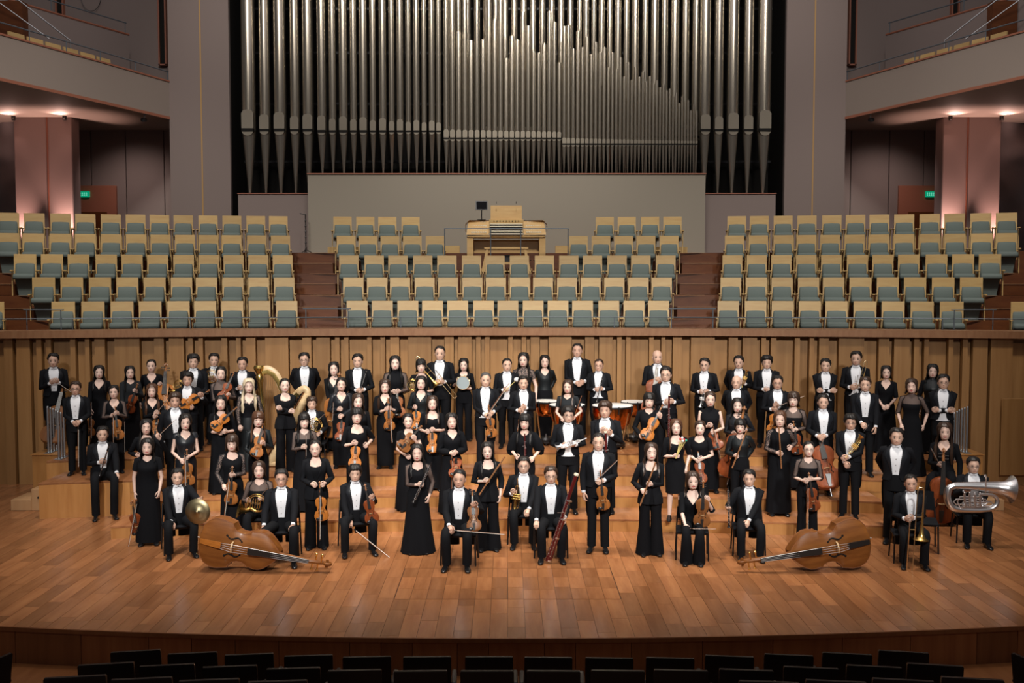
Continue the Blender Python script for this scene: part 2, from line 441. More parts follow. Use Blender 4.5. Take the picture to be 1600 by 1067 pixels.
def slat(x0, x1, proud, top, name):
    y0, y1 = wallY(x0) - proud, wallY(x1) - proud
    vs = [(x0, y0, 0), (x1, y1, 0), (x1, y1, top), (x0, y0, top)]
    c = ((x0 + x1) / 2, (y0 + y1) / 2)
    vs = [(a - c[0], b - c[1], z) for a, b, z in vs]; d = proud + .15
    vs += [(a, b + d, z) for a, b, z in vs]
    m = MB(); m.add(vs, [(0, 1, 2, 3), (1, 5, 6, 2), (4, 0, 3, 7), (3, 2, 6, 7)])
    o = m.build(name, wall_wood, stage_wall); o.location = (c[0], c[1], 0)
edges = [(u2X(a), u2X(b)) for a, b in SL]
edges = [(-12.6, -11.8), (-11.5, -10.9), (-10.7, -10.2)] + [e for e in edges if e[0] > -10.1] + [(10.3, 11.0), (11.3, 12.4)]
for (a, b) in edges: slat(a, b, .0, 2.86, 'slat')
for (a, b), (c, d) in zip(edges[:-1], edges[1:]):
    if c - b > .03: slat(b + .012, c - .012, -.10, 2.76, 'recessed_board')
xl = [x for x in xs2]
lg = MB()
for (dy0, dy1, z0, z1) in ((-.12, .45, 2.86, 3.0),):
    lg.grid([[(x, wallY(x) + dy0, z0) for x in xl], [(x, wallY(x) + dy0, z1) for x in xl], [(x, wallY(x) + dy1, z1) for x in xl], [(x, wallY(x) + dy1, 2.3) for x in xl]], False)
    lg.grid([[(x, wallY(x) + .2, z0) for x in xl], [(x, wallY(x) + dy0, z0) for x in xl]], False)
struct(lg.build('trim_2', ledge_wood))
for sg in (-1, 1):
    m = MB()
    m.prism([(sg * 9.85, 2.05), (sg * 10.8, 2.55), (sg * 10.8, .0), (sg * 10.3, .0)], 18.3, 18.9)
    struct(m.build('trim_3', terrace_wood))
# access door seam at the right end of the wall
m = MB(); m.box((9.82, wallY(9.82) - .035, .95), (.56, .03, 1.5), bev=.008); struct(m.build('door_1', wall_wood), 'low flush wooden access door in slatted wall')

# ---- choir terraces and aisle stairs
RD = [25.6, 24.7, 23.8, 22.9, 22.0]
RF = [4.65, 4.14, 3.65, 3.14, 2.64]
def rowY(i, X): return RD[i] - sag(X, 40.0)
for i in range(5):
    t = MB(); X = np.linspace(-15, 15, 41); y0 = RD[i] - .40; yb = RD[i] + .52 if i else 28.4
    zb = RF[i + 1] - .3 if i < 4 else 1.5
    t.grid([[(x, y0 - sag(x, 40), zb) for x in X], [(x, y0 - sag(x, 40), RF[i]) for x in X], [(x, yb - sag(x, 40) if i else 29.5, RF[i]) for x in X]], False)
    struct(t.build('floor_choir', terrace_wood), 'dark red-brown choir terrace, %s from the top' % ORD[i])
for sg in (-1, 1):
    for inner in (1, 0):
        nm_ = 'left' if sg < 0 else 'right'
        us = {4: 498, 3: 496, 2: 494, 1: 492} if inner else {4: 42, 3: 24, 2: 4}
        X0 = PY(us[4], 440, 21.6).x; stairs = empty('aisle_stairs', (sg * abs(X0), 21.6, RF[4]))
        for i, uu in us.items():
            xc = PY(uu, 440, RD[i] + .2 - (0 if inner else 1.3)).x; ys = sag(xc, 40)
            yy = RD[i - 1] - .40 - ys
            for kk in (0, 1):
                m = MB(); m.box((sg * (abs(xc) - abs(X0)), yy - .22 - .0 * kk + (.225 if kk else -.0) - 21.6 - (.235 if kk else 0), RF[i] + (.125 if not kk else .375) - RF[4]), (1.04, .46 if not kk else .02, .25 if not kk else .24), bev=.006)
                if kk == 0: m.build('step', terrace_wood, stairs)
            m = MB(); m.box((sg * (abs(xc) - abs(X0)), yy - .455 - 21.6, RF[i] + .246 - RF[4]), (1.03, .03, .012)); m.build('nosing', ledge_wood, stairs)
            m = MB(); m.box((sg * (abs(xc) - abs(X0)), yy - .004 - 21.6, RF[i - 1] - .006 - RF[4]), (1.03, .03, .012)); m.build('nosing', ledge_wood, stairs)
        struct(stairs, '%s %s aisle stairs between choir seat blocks' % (nm_, 'inner' if inner else 'outer'))
    m = MB(); m.box((sg * 4.1, 26.2, 4.74), (.95, .12, .18)); struct(m.build('trim_4', seat_wood))
    m = MB(); m.box((sg * 1.55, 25.3, 4.74), (.75, .12, .18)); struct(m.build('trim_5', seat_wood))

# ---- choir seats
def make_seat(name='choir_seat', wm=seat_wood, tm=teal):
    e = empty(name)
    W = .445
    m = MB()      # slightly reclined back panel
    m.grid([[(-W / 2, -.02, .30), (W / 2, -.02, .30), (W / 2, .015, .30), (-W / 2, .015, .30)],
            [(-W / 2, .03, .895), (W / 2, .03, .895), (W / 2, .065, .895), (-W / 2, .065, .895)],
            [(-W / 2 + .004, .036, .90), (W / 2 - .004, .036, .90), (W / 2 - .004, .06, .90), (-W / 2 + .004, .06, .90)]], True, True, True)
    m.build('back_panel', wm, e, 30)
    m = MB(); rows = []
    for (z, hw, yf) in ((.37, .185, -.03), (.39, .195, -.075), (.5, .195, -.085), (.62, .19, -.06), (.685, .185, -.03), (.70, .165, -.0)):
        rows.append([(-hw, .02, z), (-hw, yf + .02, z), (-hw + .03, yf, z), (0, yf - .006, z + (.006 if z > .68 else 0)), (hw - .03, yf, z), (hw, yf + .02, z), (hw, .02, z)])
    m.grid(rows, True, True, True); m.build('back_cushion', tm, e, 60)
    m = MB(); rows = []
    for (y, z0, z1, hw) in ((.0, .36, .45, .19), (-.1, .345, .47, .205), (-.3, .34, .475, .21), (-.40, .35, .465, .205), (-.43, .375, .44, .195)):
        rows.append([(-hw, y, z0 + .015), (-hw, y, z1 - .02), (-hw + .025, y, z1), (hw - .025, y, z1), (hw, y, z1 - .02), (hw, y, z0 + .015), (hw - .03, y, z0), (-hw + .03, y, z0)])
    m.grid(rows, True, True, True); m.build('seat_cushion', tm, e, 60)
    m = MB(); m.grid([[(-.17, -.30, .35), (.17, -.30, .35), (.17, .0, .35), (-.17, .0, .35)], [(-.13, -.16, .03), (.13, -.16, .03), (.13, -.05, .03), (-.13, -.05, .03)], [(-.13, -.16, .0), (.13, -.16, .0), (.13, -.05, .0), (-.13, -.05, .0)]], True, True, True)
    m.build('seat_base', tm, e, 60)
    for sg in (-1, 1):
        m = MB(); m.box((sg * .245, -.19, .535), (.045, .36, .03), bev=.008); m.box((sg * .245, -.12, .27), (.022, .10, .54)); m.build('armrest', wm, e)
    return e
LEFT = [[16, 56, 97, 135.6, 175.3, 213.9, 251, 288, 326.7, 363.8, 401, 436],
        [15, 54, 95.6, 135, 175, 214, 252, 290, 327, 363, 402, 439],
        [40, 82, 123.4, 166.7, 207, 247, 287.5, 326.6, 365.5, 404, 442],
        [68, 112, 156, 198.7, 241.6, 283.4, 322.5, 364, 404, 444],
        [97.7, 144, 189.5, 233.6, 278, 320, 362.5, 404.7, 447.4]]
CEN = [[536, 571.6, 605.8, 642, 944.5, 978.7, 1015, 1050],
       [541.3, 575.3, 609.6, 644.5, 680, 903.7, 938.7, 974, 1009, 1045],
       [545.4, 584.8, 622, 660.6, 698.3, 736.9, 773.5, 811.5, 850.6, 888.6, 925.6, 964, 1001, 1040],
       [552, 589, 625, 663.5, 700, 738, 774.8, 812, 848.5, 886, 923, 960, 997.7, 1034],
       [557.6, 597, 637, 675.6, 715, 755.5, 793.6, 833, 872, 910.5, 951.5, 991, 1029.4]]
RN = ['top', 'second', 'middle', 'fourth', 'bottom']
proto = make_seat(); used = False
KIDS[proto.name] = list(proto.children)
def put_seat(i, u, lab):
    global used
    X = 0.
    for _ in range(8): X = PY(u, 440, rowY(i, X)).x
    o = proto if not used else copy_tree(proto)
    used = True
    o.location = (X, rowY(i, X), RF[i]); o.rotation_euler = (0, 0, -math.atan(X / 30.0))
    tag(o, lab, 'seat', 'teal choir seats'); return o
for i in range(5):
    for j, u in enumerate(LEFT[i]):
        put_seat(i, u, 'teal and maple choir seat, %s from left in %s row of left block' % (ORD[j], RN[i]))
    for j, u in enumerate(LEFT[i]):
        put_seat(i, 1586 - u, 'teal and maple choir seat, %s from right in %s row of right block' % (ORD[j], RN[i]))
    for j, u in enumerate(CEN[i]):
        put_seat(i, u, 'teal and maple choir seat, %s from left in %s row of centre block' % (ORD[j], RN[i]))
put_seat(4, -14, 'teal choir seat cut off at the left edge of the photo'); put_seat(4, 1600, 'teal choir seat cut off at the right edge of the photo')

# ---- guard rails of the choir
gr = empty('guard_rail', (0, wallY(0) + .25, 3.0))
m = MB(); pts = [(x, wallY(x) - wallY(0), .22) for x in np.linspace(-13, 13, 41)]; m.tube(pts, .013, 6); m.build('rail', rail_grey, gr)
for x in (-8.6, -6.4, -2.2, 2.2, 6.4, 8.6):
    m = MB(); m.tube([(x, wallY(x) - wallY(0), 0), (x, wallY(x) - wallY(0), .22)], .009, 6); m.build('post', rail_grey, gr)
tag(gr, 'long thin grey guard rail along the choir ledge', 'railing')
for (u0, u1, nm) in ((470, 547, 'left inner'), (1046, 1122, 'right inner'), (27, 97, 'left outer'), (1489, 1567, 'right outer')):
    a = u2X(u0); b = u2X(u1)
    e = empty('aisle_rail', ((a + b) / 2, wallY((a + b) / 2) + .25, 3.0)); hw = (b - a) / 2
    m = MB(); m.tube([(-hw, 0, .40), (hw, 0, .40)], .013, 6); m.build('rail', rail_grey, e)
    for x in (-hw + .06, hw - .06):
        m = MB(); m.tube([(x, 0, 0), (x, 0, .40)], .011, 6); m.build('post', rail_grey, e)
    tag(e, 'short raised grey rail before the %s aisle' % nm, 'railing')
e = empty('console_rail', (-.02, 24.15, RF[1]))
a0 = PY(695, 357, 24.15).x; a1 = PY(890, 357, 24.15).x; zr = PY(790, 357, 24.15).z - RF[1]
m = MB(); m.tube([(a0, 0, zr), (a1, 0, zr)], .014, 6); m.build('rail', rail_grey, e)
for u in (696, 768, 815, 889):
    x = PY(u, 357, 24.15).x; m = MB(); m.tube([(x, 0, 0), (x, 0, zr)], .012, 6); m.build('post', rail_grey, e)
tag(e, 'thin grey rail in front of the organ console', 'railing')

# ---- organ console
oc = empty('organ_console', (PY(791, 400, 25.0).x, 25.0, RF[1]))
def part(fn, name, mt, par=oc, ang=35):
    m = MB(); fn(m); return m.build(name, mt, par, ang)
part(lambda m: (m.box((0, .30, .42), (1.86, .10, .84)), m.box((0, .12, .90), (1.90, .55, .07), bev=.02)), 'case', console_wood)
for sg in (-1, 1):
    part(lambda m: m.prism([(sg * .80, 0), (sg * .95, 0), (sg * .95, .88), (sg * .80, .88)], -.12, .38), 'cheek', console_wood)
    part(lambda m: m.grid([[(sg * .93, -.16, .93), (sg * .93, .36, .93)], [(sg * .99, -.14, 1.02), (sg * .99, .36, 1.02)], [(sg * .99, -.10, 1.20), (sg * .99, .36, 1.20)], [(sg * .90, -.0, 1.30), (sg * .90, .36, 1.30)], [(sg * .42, .1, 1.30), (sg * .42, .36, 1.30)]], False), 'jamb_shell', console_wood)
    jb = part(lambda m: m.grid([[(sg * .42, -.16, .94), (sg * .96, -.18, .94)], [(sg * .42, .12, 1.30), (sg * .92, .10, 1.30)]], False), 'stop_jamb', console_wood)
    for r in range(4):
        for q in range(7):
            part(lambda m: m.box((sg * (.50 + q * .055 + (.0 if r < 3 else .03)), -.13 + r * .075, 1.00 + r * .082), (.046, .03, .042), bev=.006), 'stop_tab', ivory, jb)
part(lambda m: m.prism([(-.42, 1.0), (.42, 1.0), (.42, 1.32), (-.42, 1.32)], .14, .34), 'centre_case', console_wood)
for r in range(5):
    kb = part(lambda m: m.box((0, -.16 + r * .075, .965 + r * .062), (.80, .14, .022)), 'keyboard', ivory)
    part(lambda m: m.box((0, -.105 + r * .075, .985 + r * .062), (.79, .05, .026)), 'black_keys', ebony, kb)
part(lambda m: (m.box((0, .15, 1.285), (.84, .03, .05)),) , 'button_rail', seat_wood)
for q in range(9): part(lambda m: m.box((-.30 + q * .075, .128, 1.285), (.022, .02, .022)), 'button', ebony)
part(lambda m: m.prism([(-.385, 1.34), (.385, 1.34), (.385, 1.70), (-.385, 1.70)], .20, .225, M=Matrix.Rotation(-.08, 4, 'X')), 'music_desk', console_wood)
for sg in (-1, 1): part(lambda m: m.tube([(sg * .24, .10, 1.70), (sg * .24, .10, 1.76)], .006, 6), 'desk_clip', ebony)
kp = part(lambda m: m.box((0, .235, .36), (1.5, .03, .5)), 'knee_panel', console_wood)
part(lambda m: m.box((0, .205, .36), (.36, .03, .20), bev=.005), 'swell_box', ebony, kp)
for q, (x, z) in enumerate([(-.62, .33), (-.48, .33), (-.42, .27), (-.34, .27), (-.33, .33), (-.27, .27), (.27, .36), (.34, .33), (.28, .27), (.4, .27), (.6, .33), (.68, .33), (.7, .27), (-.55, .25), (.48, .27)]):
    part(lambda m: m.ball((x, .205, z), (.018, .02, .024), 8, 4), 'toe_stud', ebony, kp)
part(lambda m: [m.box((-.6 + q * .045, -.05, .10), (.025, .5, .05)) for q in range(28)], 'pedals', step_wood)
tag(oc, 'pale maple organ console with five keyboards below the pipes', 'organ console')
be = empty('organ_bench', (oc.location.x, 24.50, RF[1]))
part(lambda m: m.box((0, 0, .60), (1.05, .30, .05), bev=.01), 'bench_seat', console_wood, be)
for sg in (-1, 1): part(lambda m: m.prism([(sg * .42, .57), (sg * .48, .57), (sg * .60, 0), (sg * .52, 0)], -.13, .13), 'bench_leg', console_wood, be)
part(lambda m: m.box((0, 0, .25), (.98, .05, .06)), 'stretcher', console_wood, be)
tag(be, 'maple organ bench with splayed ends before the console', 'bench')
mo = empty('monitor', (oc.location.x - .60, 25.12, RF[1] + 1.30))
part(lambda m: m.box((0, 0, .01), (.2, .14, .02), bev=.004), 'foot', ebony, mo); part(lambda m: m.tube([(0, 0, .02), (0, 0, .26)], .012, 8), 'stem', ebony, mo)
sc_ = part(lambda m: m.box((0, -.01, .36), (.29, .03, .22), bev=.006), 'frame', steel, mo); part(lambda m: m.box((0, -.03, .365), (.25, .012, .18)), 'screen', screen_black, mo)
tag(mo, 'small black monitor on a thin stem atop the organ console', 'monitor')

# ---- organ front wall, plinths, chamber
WY = 26.6
m = MB()
wx0, wx1 = PY(481, 300, WY).x, PY(1102, 300, WY).x; wz = PY(790, 272, WY).z
m.box(((wx0 + wx1) / 2, WY + .2, wz / 2), (wx1 - wx0, .4, wz)); struct(m.build('wall_back', beige))
m = MB(); m.box(((wx0 + wx1) / 2, WY + .19, wz + .012), (wx1 - wx0 + .03, .44, .024)); struct(m.build('trim_6', trim_red))
pz = PY(420, 303, 27.0).z
for sg, u0, u1 in ((-1, 372, 481), (1, 1102, 1212)):
    xa, xb = PY(u0, 303, 27.0).x, PY(u1, 303, 27.0).x
    m = MB(); m.box(((xa + xb) / 2, 27.2, pz / 2), (xb - xa, .4, pz)); struct(m.build('wall_plinth', mauve))
    m = MB(); m.box(((xa + xb) / 2, 27.19, pz + .012), (xb - xa + .03, .44, .024)); struct(m.build('trim_7', trim_red))
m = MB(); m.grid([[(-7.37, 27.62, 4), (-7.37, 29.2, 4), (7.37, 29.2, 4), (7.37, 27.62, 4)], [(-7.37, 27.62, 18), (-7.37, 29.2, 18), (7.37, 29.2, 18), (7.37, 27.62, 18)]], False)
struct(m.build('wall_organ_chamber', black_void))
m = MB()
for z in (7.3, 8.9, 10.3, 11.5): m.box((0, 28.9, z), (14.7, .08, .06))
struct(m.build('trim_8', drum_iron))
# ---- organ pipes
org = empty('pipe_organ', (0, 27.9, 6.0))
pipe_cache = {}
def pipe(u, wpx, vtop, vcut, vtip, Y, lipk=1.6):
    a = PY(u, vcut, Y); s = FPX / Y; r = wpx / 2 / s
    zt = PY(u, vtop, Y).z if vtop is not None else 15.2
    zc = a.z; zf = PY(u, vtip, Y).z - .06
    hl = r * 2 * lipk                              # lip height
    n = 16
    m = MB(); m.lathe([(r, zc + .0), (r, zt - .01), (r * .97, zt), (r * .8, zt - .02)], n)
    p = m.build('organ_pipe', tin, org); p.location = (a.x, Y - 27.9, -6.0)
    m = MB(); m.lathe([(r * .16, zf), (r * .2, zf + .05), (r * .98, zc - .14 * r * 2), (r, zc - .02)], n, cap0=True)
    m.build('foot', tin, p)
    m = MB(); wl = r * .86; rows = []
    yf = -r * 1.03
    top = [(-wl, zc + .03), (wl, zc + .03), (wl, zc + hl * .82), (wl * .7, zc + hl * .96), (0, zc + hl), (-wl * .7, zc + hl * .96), (-wl, zc + hl * .82)]
    m.prism(top, yf, -r * .45)
    m.build('upper_lip', tin_lip, p)
    m = MB(); m.box((0, -r * .76, zc), (wl * 2, r * .62, max(.035, hl * .16))); m.build('mouth_slot', black_void, p)
    m = MB(); m.grid([[(-wl * .96 * math.cos(t), yf * 1.0 + .002, zc - .02 - max(.02, r * .7) * math.sin(t)) for t in np.linspace(0, PI, 9)], [(-wl * .96 * math.cos(t), -r * .5, zc - .02 - max(.02, r * .7) * math.sin(t)) for t in np.linspace(0, PI, 9)]], True, True, False)
    m.build('lower_lip', tin_lip, p)
    return p
for u, wd in ((389.4, 21.5), (414.6, 16.8), (438.3, 19), (461.4, 15), (482, 17.2)): pipe(u, wd, None, 204.5, 304 if u < 475 else 304, 27.62, 1.45)
for u, wd in ((1100.8, 16.8), (1122, 14.7), (1144, 18.4), (1168, 16), (1193, 21)): pipe(u, wd, None, 204.5, 304, 27.62, 1.45)
GA = [(503.4, 14.2), (520.2, 11.6), (537, 13.6), (552.9, 11), (568.2, 12.8), (583.2, 10.2), (598.5, 12), (612.3, 9.4), (625.5, 11), (638.4, 8.8), (651, 10.2), (663, 8.3), (675, 9.8), (685.5, 8.3)]
for u, wd in GA: pipe(u, wd, None, 206, 273, 27.5, 1.7)
u = 697.4; q = 0; rr = random.Random(5)
while u < 882:
    k = (u - 697) / 185
    tops = {0: None}
    vt = None if u < 705 else (28 + rr.uniform(-30, 40) if q % 2 == 0 else -40 - rr.uniform(0, 60))
    if u > 790: vt = 30 + rr.uniform(-12, 70)
    pipe(u, 8.9 - 2.2 * k, vt, 217 if u < 879 else 226, 273, 27.5, 1.6)
    u += 9.9 - 2.3 * k; q += 1
u = 888; q = 0
while u < 1088:
    k = (u - 888) / 200
    vt = 40 + 125 * k + (0 if q % 2 == 0 else rr.uniform(8, 34) * (1 - .5 * k))
    pipe(u, 6.6 - 2.8 * k, vt, 226, 273, 27.5, 1.5)
    u += 7.3 - 3.0 * k; q += 1
# tall rank standing behind
for u, wd in GA:
    pipe(1586 - u + 4, wd * 1.0, None, 215, 274, 28.15, 1.6)
for q in range(14): pipe(702 + q * 14.5, 10.5, None if q % 3 else -30, 215, 274, 28.15, 1.6)
tag(org, 'large pipe organ with rows of polished tin pipes filling back wall', 'pipe organ')

# ---- side walls, balconies, columns (built left, mirrored right)
def side(sg):
    nm = 'left' if sg < 0 else 'right'
    def S(mb): return mb if sg < 0 else mirror(mb)
    def B(mb, name, mt, par=None): return S(mb).build(name, mt, par)
    # pier beside organ
    m = MB(); m.box((-8.18, 27.9, 8), (1.60, .8, 18)); struct(B(m, 'wall_pier_' + nm, mauve))
    m = MB(); m.box((-8.13, 27.495, 9.2), (.035, .012, 14.4)); struct(B(m, 'trim_9', trim_gold))
    # back wall with panels and window slots
    m = MB(); m.grid([[(-8.9, 30.0, 3), (-22, 30.0, 3)], [(-8.9, 30.0, 18), (-22, 30.0, 18)]], False); wl = struct(B(m, 'wall_side_' + nm, mauve))
    for x0, x1 in ((-9.0, -9.85), (-9.87, -10.95), (-10.97, -11.95), (-11.97, -12.35), (-12.37, -13.6)):
        m = MB(); m.box(((x0 + x1) / 2, 29.70, 6.5), (abs(x1 - x0), .10, 3.75), bev=.01); B(m, 'panel', mauve, wl)
    for xx, zb in ((-9.92, 10.2), (-12.85, 11.6)):
        m = MB(); m.box((xx, 29.96, zb + 3), (.15, .1, 6)); o = B(m, 'window_1', black_void); struct(o, 'tall dark slot in the upper %s wall' % nm)
        m = MB(); m.box((xx - .095, 29.93, zb + 3), (.04, .16, 6.06)); m.box((xx + .095, 29.93, zb + 3), (.04, .16, 6.06)); m.box((xx, 29.93, zb - .02), (.23, .16, .04)); B(m, 'window_frame', trim_red, o)
    # door with exit sign
    m = MB(); m.box((-11.85, 29.62, 5.55), (1.25, .08, 2.3), bev=.01); d = struct(B(m, 'door_%d' % (2 if sg < 0 else 3), trim_red), 'dark red-brown hall door under the %s balcony' % nm)
    m = MB(); m.box((-11.95, 29.565, 5.2), (.9, .03, 1.5), bev=.006); B(m, 'door_leaf', terrace_wood, d)
    ex = empty('exit_sign', (sg * 12.12, 29.5, 6.45))
    m = MB(); m.box((0, .03, 0), (.30, .05, .17), bev=.006); m.build('sign_box', sign_green, ex)
    m = MB()
    for q in range(4):
        x = -.10 + q * .058; m.box((x, .0, .012), (.034, .006, .008)); m.box((x, .0, -.012), (.008, .006, .06)); m.box((x, 0, -.04), (.036, .006, .008)); m.box((x, 0, .04), (.012, .006, .02))
    m.build('sign_lettering', sign_white, ex)
    tag(ex, 'green illuminated exit sign above the %s hall door' % nm, 'exit sign')
    # column
    m = MB(); cx0, cx1 = PY(22, 250, 27.3).x, PY(113, 250, 27.3).x
    cw = cx1 - cx0
    m.box(((cx0 + cx1) / 2 - cw * .21, 27.55, 6.4), (cw * .57, .5, 4.2), bev=.02); col = struct(B(m, 'wall_column_' + nm, mauve2))
    m = MB(); m.box(((cx0 + cx1) / 2 + cw * .29, 27.55, 6.4), (cw * .42, .5, 4.2), bev=.02); B(m, 'panel', mauve2, col)
    m = MB(); m.box(((cx0 + cx1) / 2 + cw * .08, 27.52, 6.4), (.03, .46, 4.2)); B(m, 'seam', trim_red, col)
    for k, (xx, zz, tz, pw, sz) in enumerate(((cx1 - .14, 4.76, 9.5, 430, 62), (cx0 + .12, 4.76, 9.5, 300, 62), (cx1 - .1, 8.22, 4.0, 22, 70), (cx0 + .1, 8.22, 4.0, 22, 70))):
        X = xx if sg < 0 else -xx
        f = empty('uplight' if zz < 6 else 'downlight', (X, 27.12, zz - .06 if zz < 6 else zz))
        mm = MB(); mm.lathe([(.0, -.05), (.05, -.05), (.055, .05), (.045, .055)], 12); mm.build('lamp_housing', ebony, f)
        tag(f, 'small round %s at the %s of %s column, %s edge' % ('uplight' if zz < 6 else 'downlight', 'foot' if zz < 6 else 'head', nm, 'inner' if k % 2 == 0 else 'outer'), 'lamp')
        spot('column_lamp', (X, 27.08, zz), (X * 1.0, 27.22, tz), pw, sz, .9, .05, (1, .60, .50))
        spot('soffit_lamp', (X, 26.9, zz - .1), (X * .985, 25.8, 9.0), 40, 120, 1, .08, (1, .62, .52)) if zz > 6 else None
    # relief wall beyond the column
    m = MB(); rows = []
    for j in range(29):
        z = 4.4 + j * .145
        rows.append([(-12.95 - i * .13, 28.2 - .13 * math.sin(i * .42 + 1.3 * math.sin(j * .33)) * math.sin(j * .5 + .9 * math.sin(i * .3)) - .05 * math.sin(i * .9 + j * .55), z) for i in range(18)])
    m.grid(rows, False); struct(B(m, 'wall_relief_' + nm, relief_m))
    # balcony
    PL = [(-8.8, 28.0), (-9.85, 25.0), (-10.95, 22.1), (-12.0, 19.6), (-13.0, 17.2)]
    def off(d, z): 
        out = []
        for i, (x, y) in enumerate(PL):
            a = PL[max(i - 1, 0)]; b = PL[min(i + 1, len(PL) - 1)]
            t = Vector((b[0] - a[0], b[1] - a[1])).normalized(); nx, ny = t.y, -t.x      # towards the outside (left)
            out.append((x + nx * d, y + ny * d, z))
        return out
    z0, z1 = 8.28, 9.25
    m = MB(); m.grid([off(0, z0 + .04), off(0, z1 - .02), off(.16, z1 - .02), off(.16, z0 + .04)], False, False, False)
    a, b = off(0, z0), off(.16, z0); m.add([a[0], b[0], (b[0][0], b[0][1], z1), (a[0][0], a[0][1], z1)], [(0, 1, 2, 3)])
    bal = struct(B(m, 'wall_balcony_' + nm, parapet_m))
    m = MB(); m.grid([off(-.02, z1 - .02), off(-.02, z1 + .02), off(.18, z1 + .02), off(.18, z1 - .02)], False); B(m, 'cap', trim_red, bal)
    m = MB(); m.grid([off(-.015, z0 - .03), off(-.015, z0 + .04), off(.18, z0 + .04)], False); B(m, 'lower_edge', trim_red, bal)
    m = MB(); L0 = off(.0, z0); far = [(-8.9, 30, z0), (-13, 30, z0), (-18, 30, z0), (-20, 26, z0), (-22, 17, z0)]
    m.grid([L0, far], False); struct(B(m, 'ceiling_balcony_' + nm, parapet_m))
    m = MB(); m.grid([off(.1, z0 + .45), [(x, y, z0 + .45) for x, y, z in far]], False); struct(B(m, 'floor_balcony_' + nm, terrace_wood))
    rl = empty('balcony_rail', (sg * 10.0, 25.0, z1))
    def rloc(p): return (p[0] + 10.0, p[1] - 25.0, p[2] - z1)
    m = MB(); m.tube([rloc(p) for p in off(.08, z1 + .27)], .016, 6); S(m).build('rail', rail_grey, rl)
    pl = off(.08, z1)
    for seg in range(3):
        for t in (.15, .55, .95) if seg == 0 else (.3, .65):
            p = Vector(pl[seg]).lerp(Vector(pl[seg + 1]), t)
            m = MB(); m.tube([rloc(p), rloc((p.x, p.y, z1 + .27))], .012, 6); S(m).build('post', rail_grey, rl)
    tag(rl, 'thin grey rail on the %s balcony parapet' % nm, 'railing')
    # seats behind parapet
    for q, t in enumerate((.62, .80, .98, 1.16, 1.34, 1.52, 2.02, 2.2)):
        i = int(t); P = Vector(off(.85, 0)[i]).lerp(Vector(off(.85, 0)[i + 1]), t - i)
        o = copy_tree(bseat); o.location = (P.x if sg < 0 else -P.x, P.y, z0 + .45)
        o.rotation_euler = (0, 0, sg * -1.15)
        tag(o, 'maple balcony seat on the %s balcony, %s from the organ' % (nm, ORD[q]), 'seat', 'balcony seats')
    # upper parapet with rail
    UP = [(-10.55, 29.0), (-11.8, 27.2), (-13.0, 25.4), (-14.4, 22.8)]
    m = MB(); m.grid([[(x, y, 8.7) for x, y in UP], [(x, y, 10.8 + .12 * i) for i, (x, y) in enumerate(UP)], [(x - .14, y + .05, 10.8 + .12 * i) for i, (x, y) in enumerate(UP)]], False)
    up = struct(B(m, 'wall_upper_' + nm, mauve))
    m = MB(); m.tube([(x, y, 10.82 + .12 * i) for i, (x, y) in enumerate(UP)], .028, 6); B(m, 'cap', trim_red, up)
    ur = empty('upper_rail', (sg * 11.8, 27.2, 10.9))
    def r2(x, y, z): return (x + 11.8, y - 27.2, z - 10.9)
    m = MB(); m.tube([r2(x - .07, y, 11.14 + .12 * i) for i, (x, y) in enumerate(UP)], .016, 6); S(m).build('rail', rail_grey, ur)
    for i, (x, y) in enumerate(UP):
        m = MB(); m.tube([r2(x - .07, y - .1, 10.8 + .12 * i), r2(x - .07, y - .1, 11.14 + .12 * i)], .012, 6); S(m).build('post', rail_grey, ur)
    tag(ur, 'thin grey rail on the upper %s parapet' % nm, 'railing')
    # stair rail and stair opening in the upper tier
    op = MB(); op.box((-12.35, 26.0, 9.9), (.62, .3, 2.0)); struct(B(op, 'door_%d' % (4 if sg < 0 else 5), terrace_wood), 'dark stair opening in the upper %s tier' % nm)
    sr = empty('stair_rail', (sg * 11.6, 25.2, 9.3))
    m = MB(); m.tube([(.75, .6, .0), (.75, .6, .62), (-1.0, -.5, 2.1)], .018, 6); S(m).build('handrail', steel, sr)
    m = MB(); m.tube([(.35, .35, .60), (-1.0, -.5, 1.65)], .014, 6); S(m).build('lower_rail', steel, sr)
    tag(sr, 'sloping steel stair rail on the %s balcony' % nm, 'railing')
    # surveillance camera and ceiling fittings
    p = PY(226, 200, 26.8); cm = empty('ceiling_camera', (p.x if sg < 0 else -p.x, 26.8, z0))
    m = MB(); m.tube([(0, 0, 0), (0, 0, -.10)], .02, 8); m.build('bracket', steel, cm)
    m = MB(); m.tube([(0, .05, -.14), (0, -.14, -.17)], .055, 10); m.build('housing', ebony, cm)
    tag(cm, 'small black camera under the %s balcony soffit' % nm, 'camera')
bseat = make_seat('theatre_seat', seat_wood, teal_dark); KIDS[bseat.name] = list(bseat.children)
side(-1); side(1)
for ch in list(bseat.children): bpy.data.objects.remove(ch)
bpy.data.objects.remove(bseat)
# loop of cable hanging on the upper left wall
m = MB(); m.tube([(-11.95 + .30 * math.cos(t), 29.9, 12.2 + (-.5 if True else 0) * math.sin(t) + .0) for t in np.linspace(0, PI, 15)], .008, 5)
tag(m.build('hanging_cable', ebony), 'thin cable loop hanging on the upper left wall', 'cable')
